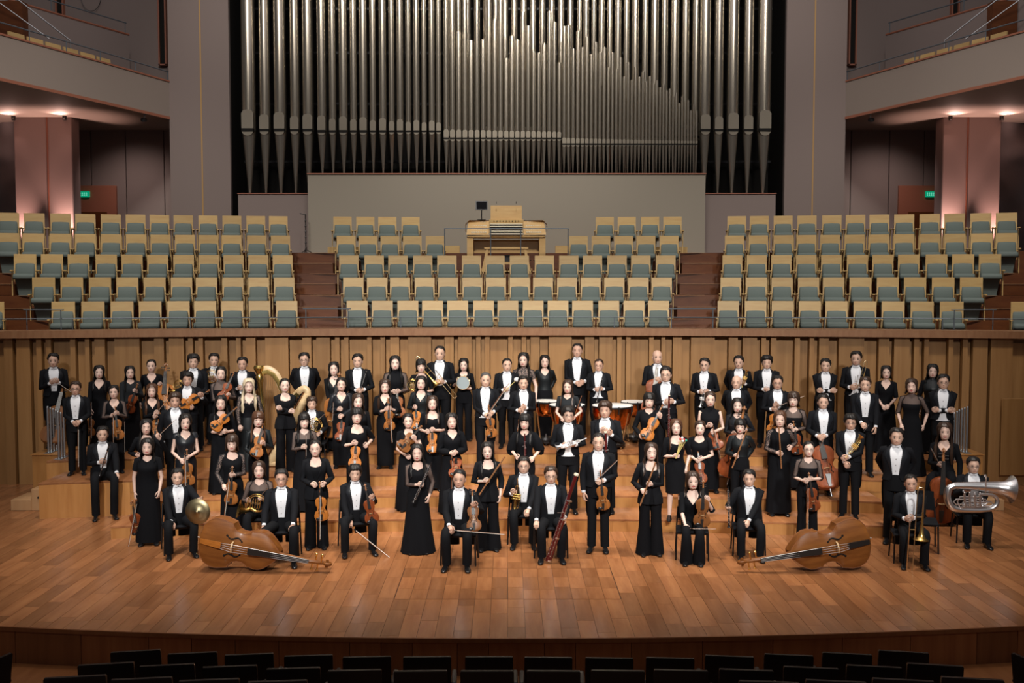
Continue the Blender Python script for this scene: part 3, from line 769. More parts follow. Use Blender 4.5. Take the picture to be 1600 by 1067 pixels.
# black microphone boom stand beside the organ wall
e = empty('microphone_stand', (PY(478, 395, 26.3).x, 26.3, RF[0]))
part(lambda m: (m.tube([(0, 0, 0.02), (0, 0, 1.02)], .016, 6), m.tube([(0, 0, 1.0), (-.14, -.02, 1.04)], .013, 6)), 'pole', ebony, e)
for q in range(3): part(lambda m: m.tube([(0, 0, .12), (.2 * math.cos(q * 2.1), .2 * math.sin(q * 2.1), .01)], .01, 5), 'leg', ebony, e)
for q in range(6): part(lambda m: m.ball((0, -.005, .15 + q * .14), (.025, .025, .03), 6, 4), 'clamp', drum_iron, e)
tag(e, 'black microphone stand by the left plinth of organ wall', 'stand')
# seated audience chairs in the foreground, seen from behind
def make_hseat():
    e = empty('auditorium_seat'); W = .46
    part(lambda m: m.grid([[(-W / 2, -.03, .32), (W / 2, -.03, .32), (W / 2, .0, .32), (-W / 2, .0, .32)], [(-W / 2, -.10, .86), (W / 2, -.10, .86), (W / 2, -.06, .86), (-W / 2, -.06, .86)], [(-W / 2 + .006, -.097, .872), (W / 2 - .006, -.097, .872), (W / 2 - .006, -.066, .872), (-W / 2 + .006, -.066, .872)]], True, True, True), 'back_panel', dark_wood, e, 30)
    part(lambda m: m.box((0, .02, .52), (.40, .06, .36), bev=.02), 'back_cushion', dark_grey, e)
    part(lambda m: m.box((0, .26, .42), (.42, .42, .10), bev=.03), 'seat_cushion', dark_grey, e)
    for sg in (-1, 1): part(lambda m: (m.box((sg * .255, .14, .58), (.05, .34, .035), bev=.01), m.box((sg * .255, .08, .29), (.03, .16, .58))), 'armrest', dark_wood, e)
    return e
hs = make_hseat(); KIDS[hs.name] = list(hs.children); used2 = False
ROWS = [('front', 9.62, [210, 299, 388, 481, 572.5, 667, 764, 857, 952.5, 1048, 1141, 1234, 1325.5, 1414], [1017, 1020, 1022, 1024, 1026, 1026, 1026, 1027, 1028, 1028, 1025, 1023, 1021, 1018]),
        ('second', 8.62, [163.5, 259, 357.5, 457, 553.5, 656.5, 761, 865, 966, 1065, 1167.5, 1269, 1368, 1463.5], [1037, 1039, 1041, 1044, 1047, 1048, 1048, 1048, 1047.5, 1047, 1046.5, 1043, 1041, 1038.5]),
        ('third', 7.75, [115, 219, 325, 432, 1203, 1308, 1413.5, 1522], [1057, 1060, 1062, 1064, 1065, 1064, 1062, 1060])]
for rn, D, us, vs in ROWS:
    for j, (u, v) in enumerate(zip(us, vs)):
        p = PY(u, v, D - .0)
        o = hs if not used2 else copy_tree(hs)
        used2 = True
        o.location = (p.x, D + .08, p.z - .87); o.rotation_euler = (0, 0, -math.atan(p.x / 22))
        tag(o, 'dark auditorium seat back, %s from left in the %s row before stage' % (ORD[j], rn), 'seat', 'auditorium seats')
for sg in (-1, 1):
    o = copy_tree(hs); p = PY(-4 if sg < 0 else 1604, 1036, 9.3); o.location = (p.x + sg * .12, 9.3, p.z - .84); o.rotation_euler = (0, 0, sg * -1.2)
    tag(o, 'dark auditorium seat with armrest at the lower %s corner' % ('left' if sg < 0 else 'right'), 'seat', 'auditorium seats')
# ================================================================== people
def V(*a): return Vector(a)
M_T = [(.84, .160, .112, .012), (.95, .168, .118, .01), (1.05, .152, .106, 0), (1.15, .165, .114, 0), (1.25, .182, .122, 0), (1.33, .186, .116, .005), (1.39, .165, .094, .012), (1.43, .115, .074, .015), (1.455, .072, .062, .014), (1.475, .057, .058, .01), (1.50, .054, .057, .006)]
F_T = [(.84, .165, .118, .012), (.95, .160, .114, .01), (1.03, .128, .094, 0), (1.11, .122, .092, 0), (1.19, .138, .108, -.008), (1.25, .150, .124, -.014), (1.32, .156, .104, 0), (1.38, .142, .082, .010), (1.42, .095, .066, .014), (1.445, .060, .054, .013), (1.465, .048, .05, .01), (1.50, .046, .049, .006)]
HD = [(1.507, .048, .062, -.002), (1.516, .050, .076, -.016), (1.535, .058, .084, -.016), (1.56, .066, .090, -.012), (1.59, .071, .094, -.008), (1.62, .074, .096, -.004), (1.65, .074, .096, 0), (1.68, .066, .086, .003), (1.703, .047, .060, .005), (1.716, .022, .028, .005)]
hz = np.array([h[0] for h in HD])
HD2 = [(z, *[float(np.interp(z, hz, [h[k] for h in HD])) for k in (1, 2, 3)]) for z in (1.507, 1.516, 1.528, 1.545, 1.56, 1.575, 1.588, 1.604, 1.625, 1.65, 1.68, 1.703, 1.716)]
def HR(z): return tuple(np.interp(z, hz, [h[k] for h in HD]) for k in (1, 2, 3))
def TP(T, z): 
    zz = [t[0] for t in T]
    return tuple(np.interp(z, zz, [t[k] for t in T]) for k in (1, 2, 3))
def ring(z, rx, ry, cy, n, a0=0., off=0., dz=0., fold=0., nf=10, flare=None):
    out = []
    for i in range(n):
        th = a0 + (2 * PI - 2 * a0) * (i / (n - 1) if a0 is not None and n and flare == 'open' else i / n)
        k = 1 + fold * math.cos(nf * th + z * 3)
        out.append(V((rx + off) * k * math.sin(th), cy - (ry + off) * k * math.cos(th), z + dz))
    return out
def oring(z, rx, ry, cy, n, a0, a1, off, dz=0.):
    return [V((rx + off) * math.sin(t), cy - (ry + off) * math.cos(t), z + dz) for t in np.linspace(a0, a1, n)]
def ik(sh, tg, L1, L2, hint):
    d = tg - sh; L = d.length; D = d.normalized(); dist = min(max(L, .16), .993 * (L1 + L2))
    a = (L1 * L1 - L2 * L2 + dist * dist) / (2 * dist); h = math.sqrt(max(0, L1 * L1 - a * a))
    p = hint - D * hint.dot(D); p.normalize()
    return sh + D * a + p * h, sh + D * dist
def hand(mb, wr, d, n, side, curl, k=1.0, mi=0):
    d = d.normalized(); n = (n - d * n.dot(d)).normalized(); w_ = d.cross(n) * side
    P = lambda a, b, c: wr + d * a * k + w_ * b * k + n * c * k
    rows = []
    for a, hw, ht in ((-.02, .022, .018), (.015, .027, .016), (.05, .038, .015), (.085, .040, .012)):
        rows.append([P(a, hw * math.cos(t), ht * math.sin(t)) for t in np.linspace(0, 2 * PI, 9)[:-1]])
    mb.grid(rows, True, True, True, mi)
    for b, L, c0 in ((.029, .068, .9), (.010, .076, 1.0), (-.010, .071, 1.08), (-.028, .056, 1.15)):
        ang = .15; p = P(.075, b, 0); pts = [p]
        for s_ in (.45, .32, .26):
            dirn = d * math.cos(ang) + n * math.sin(ang); p = p + dirn * L * s_ * 1.05 * k; pts.append(p); ang += curl * c0
        mb.tube(pts, [.0092 * k, .0088 * k, .0080 * k, .0062 * k], 5, mi)
    p0 = P(.012, .022, .004); p1 = P(.045, .050, .012 + .012 * curl); p2 = P(.075, .056 - .012 * curl, .022 + .02 * curl); p3 = P(.095, .050 - .02 * curl, .03 + .025 * curl)
    mb.tube([p0, p1, p2, p3], [.012 * k, .0105 * k, .0095 * k, .007 * k], 5, mi)

HANG = [0, 20, 38, 50, 60, 75, 100, 130, 180]
HAIRS = {'short': (.016, [1.688, 1.688, 1.682, 1.666, 1.648, 1.626, 1.605, 1.56, 1.54]), 'mop': (.022, [1.668, 1.664, 1.662, 1.650, 1.63, 1.602, 1.585, 1.545, 1.53]),
         'crop': (.009, [1.692, 1.692, 1.686, 1.672, 1.655, 1.632, 1.61, 1.565, 1.545]), 'bald': (0., None),
         'bun': (.008, [1.692, 1.690, 1.682, 1.662, 1.642, 1.61, 1.585, 1.55, 1.535]), 'up': (.014, [1.690, 1.684, 1.672, 1.650, 1.622, 1.59, 1.57, 1.54, 1.53]),
         'long': (.018, [1.692, 1.684, 1.664, 1.632, 1.56, 1.29, 1.28, 1.28, 1.27]), 'longbang': (.018, [1.640, 1.638, 1.636, 1.622, 1.55, 1.29, 1.28, 1.28, 1.27]),
         'bob': (.018, [1.690, 1.680, 1.658, 1.625, 1.555, 1.495, 1.488, 1.488, 1.492]), 'bobbang': (.018, [1.640, 1.638, 1.635, 1.62, 1.56, 1.505, 1.49, 1.488, 1.492]),
         'shoulder': (.020, [1.690, 1.682, 1.660, 1.628, 1.555, 1.42, 1.41, 1.40, 1.39]), 'pixie': (.018, [1.648, 1.642, 1.640, 1.63, 1.602, 1.572, 1.558, 1.53, 1.53]),
         'vlong': (.024, [1.692, 1.684, 1.664, 1.632, 1.56, 1.19, 1.17, 1.15, 1.14])}
def hair_mesh(style, dz, HT, wave=0., seed=0):
    th, zz0 = HAIRS[style]; rnd = random.Random(seed)
    n = 40; longh = zz0[-1] < 1.5; rows = 15 if longh else 9; grid = []
    ph = [rnd.uniform(0, 6.3) for _ in range(6)]; part_x = rnd.choice((-1, 1)) * .35
    for j in range(rows + 1):
        t = j / rows; r = []
        for i in range(n):
            a = 2 * PI * i / n; ad = abs(((a + PI) % (2 * PI)) - PI) * 180 / PI
            z0 = float(np.interp(ad, HANG, zz0))
            jit = .5 * math.sin(5 * a + ph[0]) + .5 * math.sin(11 * a + ph[1])
            z0 += .005 * jit if not longh or ad < 55 else .02 * jit
            if zz0[0] > 1.65: z0 += .008 * math.exp(-((a if a < PI else a - 2 * PI) - part_x) ** 2 / .05)
            top = 1.718 + th
            z = z0 + (top - z0) * (1 - (1 - t) ** 1.6)
            zz = z if z < 1.6 else 1.6 + (z - 1.6) * (.116 / (top - 1.6))
            rx, ry, cy = HR(min(max(zz, 1.565), 1.716))
            tv = th * (1 + .22 * math.sin(9 * a + ph[2] + z * 40) + .15 * math.sin(17 * a + ph[3]))
            if t == 0 and (not longh or ad < 52): tv *= .6 if zz0[0] < 1.66 else .4
            rx += tv; ry += tv
            if j == rows: rx *= .22; ry *= .22
            if z < 1.56:
                q = min(1, (1.56 - z) / .10); rx = rx * (1 - q) + (.088 + tv) * q; ry = ry * (1 - q) + .088 * q; cy = cy * (1 - q) + .022 * q
            x = rx * math.sin(a); y = cy - ry * math.cos(a)
            if longh and z < 1.52 and ad < 108:
                q2 = min(1, (1.52 - z) / .10); xs_ = np.interp(ad, [58, 75, 107], [.062, .088, .118 + (.02 if zz0[-1] < 1.2 else 0)]) * (1 if x > 0 else -1)
                x = x * (1 - q2) + xs_ * q2
            elif longh and z < 1.52: x *= 1 + (1.52 - z) * .6
            if longh and z < 1.6: x += wave * math.sin(z * 70 + ph[4]); y += wave * .8 * math.cos(z * 63 + i * .8)
            p = HT(V(x, y, z))
            if longh and p.z < 1.45:
                tx, ty, tc = TP(F_T, p.z); s_ = math.sqrt(max(0, 1 - min(1, (p.x / (tx + .02)) ** 2)))
                if ad < 106: p.y = min(p.y, tc - (ty + .012) * s_ - .018 - .006 * math.sin(7 * a + ph[5]))
                else: p.y = max(p.y, tc + (ty + .012) * s_ + .012)
            r.append(p + V(0, 0, dz))
        grid.append(r)
    m = MB(); m.grid(grid, True, False, True)
    if style in ('bun', 'up'):
        m.ball(HT(V(0, .118 if style == 'bun' else .105, 1.665 if style == 'bun' else 1.60)) + V(0, 0, dz), (.042, .035, .038), 10, 6)
    return m

def black(k): return {'crepe': crepe, 'silk': silk, 'satin': satin, 'knit': knit, 'wool': black_cloth}[k]
PEOPLE = []
def person(who, look, sex, u, v, f, t, seat=None, out=None, hair=None, hc=None, R='side', L='side', glasses=0, items=(), turn=0., skin=None, spread=.15, seed=0, hY=None, knee=None, tail=True, seatz=.46, vest=False, armY=.22, lean=0.):
    """u,v: crown in the frame, f: where the feet stand; t: tier"""
    h = .2 * t; rnd = random.Random(int(u * 7 + v * 13) + seed)
    ft = G(u, f, h); Yp = ft.y + (.40 if seat else 0.0)
    top = PY(u, v, Yp); X = top.x
    hth = HAIRS[hair or ('short' if sex == 'm' else 'long')][0] * 1.05
    full = 1.72 + hth if not seat else 1.72 + hth - (.86 - seatz)
    S = (top.z - h) / full
    turn = turn if turn else rnd.uniform(-.16, .16)
    rz = -math.atan(X / Yp) * .85 + turn
    root = empty('person', (X, Yp, h), rz, S)
    tag(root, who + (', ' + look if look else ''), 'person')
    RI = Matrix.Rotation(-rz, 3, 'Z')
    def loc(p): return (RI @ (Vector(p) - Vector((X, Yp, h)))) / S
    dz = -(.86 - seatz) if seat else 0.
    male = sex == 'm'; T = M_T if male else F_T
    sk = skins[skin if skin is not None else (rnd.choice((0, 0, 2)) if male else rnd.choice((1, 1, 3)))]
    hm = {None: hair_black, 'brown': hair_brown, 'chest': hair_chest, 'blond': hair_blond, 'grey': hair_grey}[hc]
    style = hair or ('short' if male else 'long')
    yaw = rnd.uniform(-.10, .10) - turn * .5; roll = rnd.uniform(-.035, .035)
    Hm = Matrix.Translation((0, 0, 1.72)) @ Matrix.Scale(1.13, 4) @ Matrix.Translation((0, 0, -1.72)) @ Matrix.Translation((0, 0, 1.5)) @ Matrix.Rotation(yaw, 4, 'Z') @ Matrix.Rotation(roll, 4, 'Y') @ Matrix.Translation((0, 0, -1.5))
    HT = lambda p: Hm @ Vector(p)
    # ---- skeleton
    sx = .172 if male else .150; sz = (1.385 if male else 1.372) + dz
    L1, L2 = .285, .315
    def target(spec, sd):
        if isinstance(spec, tuple):
            p = loc(PY(spec[0], spec[1], Yp - (spec[2] if len(spec) > 2 else armY) * S)); return p, 'front'
        base = {'side': (sd * (.245 if male else .225), -.03, .80), 'behind': (sd * .09, .16, .93), 'clasp': (sd * .03, -.19, .96), 'cross': (-sd * .12, -.20 - .03 * (sd > 0), 1.13), 'lap': (sd * .14, -.30, 1.0), 'knee': (sd * .17, -.40, .98), 'pocket': (sd * .22, -.04, .90)}[spec]
        return V(*base) + V(0, 0, dz), spec
    arms = {}
    for sd, spec in ((-1, R), (1, L)):
        tg, kind = target(spec, sd)
        sh = V(sd * sx, .012, sz)
        hint = V(sd * .42, .42, -.80) if kind != 'side' else V(sd * .5, .8, -.1)
        if kind == 'behind': hint = V(sd * .42, .8, -.3)
        el, pm = ik(sh, tg, L1, L2, hint)
        wr = el + (pm - el) * (.245 / .315)
        arms[sd] = (sh, el, wr, pm, kind)
    if seat:
        kx = knee or spread
        legs = {sd: (V(sd * .085, .02, seatz + .055), V(sd * kx, -.40, seatz + .05), V(sd * (kx - .01), -.36, .09)) for sd in (-1, 1)}
    else:
        legs = {sd: (V(sd * .083, .012, .90), V(sd * .09, -.012, .49), V(sd * .098, .015, .085)) for sd in (-1, 1)}
    # ---- body: one skin-coloured figure with head, hands and limbs
    b = MB(); n = 24
    rows = [ring(z, rx - .004, ry - .004, cy, n, dz=dz) for z, rx, ry, cy in T]
    fat = rnd.uniform(-.02, .06)
    for z, rx, ry, cy in HD2:
        rr_ = []
        for i in range(n):
            a = 2 * PI * i / n; x = rx * math.sin(a) * (1 + (fat if z < 1.60 else 0)); y = cy - ry * math.cos(a)
            sa = a if a < PI else a - 2 * PI; c_ = max(0, math.cos(a))
            if abs(z - 1.604) < .006: y += .007 * math.exp(-((abs(sa) - .36) / .2) ** 2)        # eye sockets
            if 1.57 < z < 1.592: y -= .004 * math.exp(-((abs(sa) - .55) / .25) ** 2)            # cheeks
            if abs(z - 1.625) < .008: y -= .003 * c_ ** 2                                       # brow
            if z < 1.53: y -= .005 * math.exp(-(sa / .35) ** 2)                                 # chin
            rr_.append(HT(V(x, y, z)) + V(0, 0, dz))
        rows.append(rr_)
    b.grid(rows, True, True, True, 0)
    def fadd(k, mi): b.add([HT(Vector(p)) + V(0, 0, dz) for p in k.v], k.f, mi)
    def fb(c, r, mi, nu=8, nv=4):
        k = MB(); k.ball(c, r, nu, nv); fadd(k, mi)
    for sd in (-1, 1):
        fb((sd * .031, -.0855, 1.604), (.0135, .008, .0052), 4)
        fb((sd * .031, -.0900, 1.604), (.0062, .0055, .0058), 2)
        k = MB(); k.tube([(sd * .017, -.0905, 1.6055), (sd * .030, -.0955, 1.6105), (sd * .0455, -.0865, 1.6055)], .0022, 4); fadd(k, 2)
        k = MB(); k.tube([(sd * .015, -.0975, 1.6235), (sd * .030, -.0965, 1.6275), (sd * .048, -.086, 1.623)], [.0022, .0036 if male else .0026, .0018], 5); fadd(k, 3)
        fb((sd * .0735, .014, 1.592), (.010, .019, .030), 0)
        fb((sd * .0095, -.1005, 1.5715), (.0075, .010, .007), 0, 6, 4)
    k = MB(); k.tube([(0, -.094, 1.616), (0, -.102, 1.592), (0, -.1125, 1.575), (0, -.100, 1.566)], [.006, .0075, .0105, .006], 6); fadd(k, 0)
    lw = .023 + rnd.uniform(-.002, .004); sm = rnd.choice((.0, .0, .003))
    k = MB(); k.tube([(-lw, -.0945, 1.5455 + sm), (-.011, -.1012, 1.5475), (0, -.1035, 1.5462), (.011, -.1012, 1.5475), (lw, -.0945, 1.5455 + sm)], [.001, .0042, .0042, .0042, .001] if not male else [.001, .0032, .0034, .0032, .001], 5); fadd(k, 1)
    k = MB(); k.tube([(-lw * .8, -.0955, 1.5425 + sm * .7), (0, -.1022, 1.5385), (lw * .8, -.0955, 1.5425 + sm * .7)], [.001, .0056, .001] if not male else [.001, .0042, .001], 5); fadd(k, 1)
    for sd in (-1, 1):
        sh, el, wr, pm, kind = arms[sd]
        b.tube([sh + V(-sd * .03, 0, -.0), sh, sh.lerp(el, .5), el, el.lerp(wr, .4), wr], [.045, .047, .041, .036, .036, .025] if male else [.040, .042, .035, .031, .030, .021], 8, 0)
        dd = pm - el
        if kind in ('side', 'pocket'): nn = V(-sd, 0, 0); cu = .35
        elif kind == 'behind': nn = V(0, -1, 0); cu = .5
        elif kind in ('knee', 'lap'): nn = V(0, 0, -1); cu = .35
        else: nn = V(0, 1, .1); cu = .75
        if kind == 'front' and dd.normalized().z < -.85: nn = V(-sd, .5, 0)
        hand(b, wr, dd, nn, -sd * -1 if False else (1 if sd < 0 else -1), cu, 1.0 if male else .9)
        hp, kn, an = legs[sd]
        kl = 1.0 if (not male and (out or {}).get('skirt') == 'knee') else .72
        b.tube([hp, hp.lerp(kn, .5), kn + (V(0, .03, -.02) if seat else V(0, 0, 0)), kn.lerp(an, .35), an, an + V(0, 0, -.05)], [.075 * kl, .065 * kl, .05 * kl, .048 * kl, .032, .035], 8, 0)
    b.build('body', [sk, lip if not male else lip_m, eye_dark, hm if hc != 'blond' else hair_brown, eye_white], root, 60)
    # ---- hair
    if style != 'bald':
        hair_mesh(style, dz, HT, .007 if look.find('curl') >= 0 or look.find('wav') >= 0 or who.find('curl') >= 0 or who.find('wav') >= 0 else .002, int(u)).build('hair', hm, root, 70)
    if glasses:
        g = MB()
        for sd in (-1, 1):
            g.tube([HT((sd * .032 + .020 * math.cos(a), -.1025, 1.603 + .0145 * math.sin(a))) + V(0, 0, dz) for a in np.linspace(0, 2 * PI, 13)[:-1]], .0016, 4, closed=True)
            g.tube([HT((sd * .052, -.100, 1.606)) + V(0, 0, dz), HT((sd * .077, -.03, 1.607)) + V(0, 0, dz), HT((sd * .078, .02, 1.605)) + V(0, 0, dz)], .0016, 4)
        g.tube([HT((-.012, -.104, 1.606)) + V(0, 0, dz), HT((.012, -.104, 1.606)) + V(0, 0, dz)], .002, 4)
        g.build('spectacles', glass_rim, root)
    # ---- clothes
    def prof(z): return TP(T, z)
    def sleeve(m, sd, frac, r0, r1, mi=0, puff=1.):
        sh, el, wr, pm, kind = arms[sd]
        pts = [sh + V(-sd * .045, 0, .008), sh + V(0, 0, .004), sh.lerp(el, .5), el, el.lerp(wr, .5), wr]
        cum = [0]
        for i in range(1, 6): cum.append(cum[-1] + (pts[i] - pts[i - 1]).length)
        tot = cum[-1] * frac; P = []; RR = []
        rad = [r0 * .92, r0, r0 * .90 * (puff if frac > .4 else 1), r0 * .84 * puff, r0 * .74 * puff, r1]
        for i in range(6):
            if cum[i] <= tot + 1e-6: P.append(pts[i]); RR.append(rad[i])
            else:
                q = (tot - cum[i - 1]) / (cum[i] - cum[i - 1]); P.append(pts[i - 1].lerp(pts[i], q)); RR.append((rad[i - 1] * (1 - q) + rad[i] * q) * (1.05 if frac < .9 else 1)); break
        m.tube(P, RR, 10, mi, cap=True)
    def trousers(r_knee, r_hem, mt, hemz=.075, top=1.045, name='trousers', rt=.088):
        m = MB()
        zs = (.80, .86, .95, top)
        m.grid([ring(z, *[q for q in prof(max(z, .84))], 24, off=.011, dz=dz) for z in zs], True, True, False)
        for sd in (-1, 1):
            hp, kn, an = legs[sd]; end = V(an.x, an.y, hemz)
            if seat:
                m.tube([hp + V(0, .06, -.005), hp, hp.lerp(kn, .5), kn + V(0, .03, .005), kn + V(0, -.025, -.035), kn.lerp(end, .5), end], [.082, .088, .082, .068, .066, r_knee, r_hem], 10)
            else:
                m.tube([hp + V(0, 0, .03), hp.lerp(kn, .25), hp.lerp(kn, .6), kn, kn.lerp(end, .5), end], [rt * .93, rt, rt * .88, r_knee, (r_knee + r_hem) / 2, r_hem], 10)
        return m.build(name, mt, root, 60)
    def shoes(heel=False):
        for sd in (-1, 1):
            an = legs[sd][2]; m = MB(); ang = sd * .16
            Rm = Matrix.Translation((an.x, an.y, 0)) @ Matrix.Rotation(ang, 4, 'Z')
            rows = []
            for (y, hw, z0, z1) in ((.058, .018, .008, .05), (.05, .03, 0, .085), (.01, .037, 0, .098), (-.05, .038, 0, .085), (-.11, .045, 0, .06), (-.16, .042, .002, .046), (-.195, .030, .006, .034), (-.21, .012, .010, .024)):
                rows.append([Rm @ V(hw * math.cos(a) * (1 if math.sin(a) > 0 else 1.04), y, (z0 + z1) / 2 + (z1 - z0) / 2 * max(-.98, math.sin(a) * (1.25 if math.sin(a) < 0 else 1))) for a in np.linspace(0, 2 * PI, 11)[:-1]])
            m.grid(rows, True, True, True); m.build('shoe', shoe_black, root, 50)
    if male:
        zb = [1.025 if not vest else .94, 1.05, 1.12, 1.20, 1.28, 1.34, 1.39, 1.425, 1.452, 1.468]
        av = [.27, .28, .31, .35, .40, .45, .53, .66, .90, 1.05]
        aj = lambda z: np.interp(z, zb, av)
        m = MB()
        m.grid([oring(z, *prof(z), 15, -aj(z) - .35, aj(z) + .35, .006 if not (vest and z < 1.06) else .017, dz) for z in zb], False)
        m.tube([V(.060 * math.sin(a), .010 - .060 * math.cos(a), 1.468 + .012 * math.cos(a) * -.3 + dz) for a in np.linspace(0, 2 * PI, 15)[:-1]], [(.005, .019)] * 14, 6, closed=True, ref=(1, 0, 0))
        sh_o = m.build('shirt', white_shirt, root, 60)
        for sd in (-1, 1):
            sh, el, wr, pm, kind = arms[sd]; dw = (pm - el).normalized(); m = MB()
            m.tube([wr - dw * .03, wr + dw * .010], [.031, .032], 10); m.build('cuff', white_shirt, sh_o)
        st = MB()
        for q in range(3):
            z = 1.10 + q * .09; rx, ry, cy = prof(z); st.ball((0, cy - ry - .008, z + dz), (.006, .004, .006), 6, 4)
        st.build('shirt_studs', ebony, sh_o)
        m = MB()
        y0 = prof(1.44)[2] - prof(1.44)[1] - .012
        for sd in (-1, 1):
            m.grid([[V(0, y0, 1.462 + dz), V(0, y0 - .012, 1.468 + dz), V(0, y0 - .012, 1.456 + dz)], [V(sd * .03, y0 + .004, 1.480 + dz), V(sd * .032, y0 - .008, 1.480 + dz), V(sd * .032, y0 - .008, 1.446 + dz)], [V(sd * .05, y0 + .012, 1.484 + dz), V(sd * .052, y0 + .004, 1.484 + dz), V(sd * .052, y0 + .004, 1.442 + dz)]], True, True, True)
        m.ball((0, y0 - .012, 1.462 + dz), (.009, .008, .009), 6, 4)
        m.build('bow_tie', white_shirt, root)
        # tailcoat with sleeves, open front and tails
        m = MB(); zj = [.955, 1.0, 1.05, 1.12, 1.20, 1.28, 1.34, 1.39, 1.43, 1.46, 1.475]
        oj = [.026, .024, .022, .020, .018, .018, .018, .018, .018, .016, .012]
        lead = {.955: .20, 1.0: .06}
        rowsj = [oring(z, *prof(z), 25, aj(max(z, 1.0)) + lead.get(z, 0), 2 * PI - aj(max(z, 1.0)) - lead.get(z, 0), o_, dz) for z, o_ in zip(zj, oj)]
        inner = [oring(z, *prof(z), 25, aj(max(z, 1.0)) + lead.get(z, 0), 2 * PI - aj(max(z, 1.0)) - lead.get(z, 0), o_ - .012, dz) for z, o_ in zip(zj, oj)]
        m.grid(rowsj, False); m.grid([inner[0], rowsj[0]], False)
        m.grid([[r[0] for r in rowsj], [r[0] for r in inner]], False); m.grid([[r[-1] for r in rowsj], [r[-1] for r in inner]], False)
        for sd in (-1, 1): sleeve(m, sd, .955, .066, .040)
        if tail:
            if seat:
                tz = [(.0, 0), (-.10, .02), (-.25, .05), (-.42, .06)]
                for sd in (-1, 1):
                    m.grid([[V(sd * x, .15 + dy + .015 * math.cos(x * 30), 1.02 + dz + q) for x in (.02, .09, .15, .19 + .04 * (-q))] for q, dy in tz], False)
            else:
                for sd in (-1, 1):
                    m.grid([[V((rx + .02) * math.sin(a), cy - (ry + .025) * math.cos(a), z) for a in (np.linspace(1.75, 3.08, 7) if sd > 0 else np.linspace(-1.75, -3.08, 7))] for z, rx, ry, cy in ((1.0, .16, .112, .005), (.90, .175, .122, .01), (.75, .175, .12, .02), (.58, .165, .11, .03), (.50, .15, .10, .03))], False)
        jk = m.build('tailcoat', black_cloth, root, 60)
        for sd in (-1, 1):
            m = MB(); zl = [1.06, 1.12, 1.20, 1.27, 1.32, 1.36, 1.41, 1.45, 1.47]; wl = [.03, .12, .22, .32, .42, .34, .34, .4, .5]
            rws = []
            for z, wd in zip(zl, wl):
                a = aj(z); rx, ry, cy = prof(z)
                rws.append([V(sd * (rx + o_) * math.sin(t_), cy - (ry + o_) * math.cos(t_), z + dz) for t_, o_ in ((a - .015, .016), (a, .026), (a + wd * .5, .027), (a + wd, .022))])
            m.grid(rws, False); m.build('lapel', satin, jk, 60)
        trousers(.066, .064, trouser_cloth); shoes()
    else:
        o = dict(skirt='long', neck='v', sl=1., slm='crepe', up='crepe', yoke=None, puff=1., blazer=False, low='crepe', vz=1.27)
        o.update(out or {})
        mats = [black(o['up']), sheer, lace_m, black(o['slm']) if o['slm'] in ('crepe', 'silk', 'satin', 'knit', 'wool') else crepe]
        smi = {'sheer': 1, 'lace': 2}.get(o['slm'], 3)
        # bodice
        zt = [1.0, 1.05, 1.11, 1.19, 1.25, 1.285, 1.31, 1.33, 1.36, 1.39, 1.415, 1.435]
        ne = o['neck']
        def aop(z):
            if ne == 'v': return max(0.0, (z - o['vz']) / (1.435 - o['vz'])) * .95
            if ne == 'sq': return 0.0 if z < 1.315 else .62 + (z - 1.315) * 2.2
            if ne == 'round': return 0.0 if z < 1.375 else .2 + (z - 1.375) * 13
            if ne == 'scoop': return 0.0 if z < 1.34 else .35 + (z - 1.34) * 7
            return 0.0
        if ne == 'high': zt = zt + [1.452, 1.465]
        if ne == 'off': zt = [z for z in zt if z < 1.33]
        def bod(m, off, aopf, zts, mis=0):
            m.grid([oring(z, *prof(z), 25, aopf(z), 2 * PI - aopf(z), off, dz) for z in zts], False, mi=mis)
        m = MB()
        mis = [0] * len(zt)
        if o['yoke']: mis = [(0 if zt[i] < 1.285 else (1 if o['yoke'] == 'sheer' else 2)) for i in range(len(zt))]
        if o['blazer']:
            bod(m, .006, lambda z: 0.0 if z < 1.315 else .62 + (z - 1.315) * 2.2, zt)
        else:
            bod(m, .009, aop, zt, mis)
            if o['sl'] > 0:
                for sd in (-1, 1): sleeve(m, sd, o['sl'], .056 * (1.12 if o['puff'] > 1 else 1), .034 if o['puff'] <= 1.2 else .04, smi, o['puff'])
            else:
                for sd in (-1, 1): m.ball((sd * (sx - .02), .01, sz + .012), (.035, .045, .035), 8, 5, 0)
        if o['neck'] == 'high': pass
        sk_ = o['skirt']; low = black(o['low'])
        if sk_ == 'pants':
            m.grid([ring(z, *prof(z), 20, off=.010, dz=dz) for z in (.90, .95, 1.0)], True)
            m.build('blouse' if not o['blazer'] else 'top', mats, root, 60)
            hem = o.get('hem', .10)
            trousers(.085 if hem > .09 else .07, hem, low, .02 if hem > .08 else .06, rt=.095); shoes()
        elif seat:
            m.build('blouse', mats, root, 60); trousers(.085, .09, low, .05); shoes()
        else:
            hz_, hx, hy, fd = {'long': (.05, .205, .165, .035), 'gown': (.012, .27, .215, .045), 'straight': (.06, .165, .135, .012), 'knee': (.47, .165, .135, .0), 'wide': (.03, .235, .19, .06)}[sk_]
            w_ = MB(); zs_ = [1.01, .95, .86, .72, .55, .38, .2, hz_] if sk_ != 'knee' else [1.01, .95, .86, .72, .6, hz_]
            rws = []
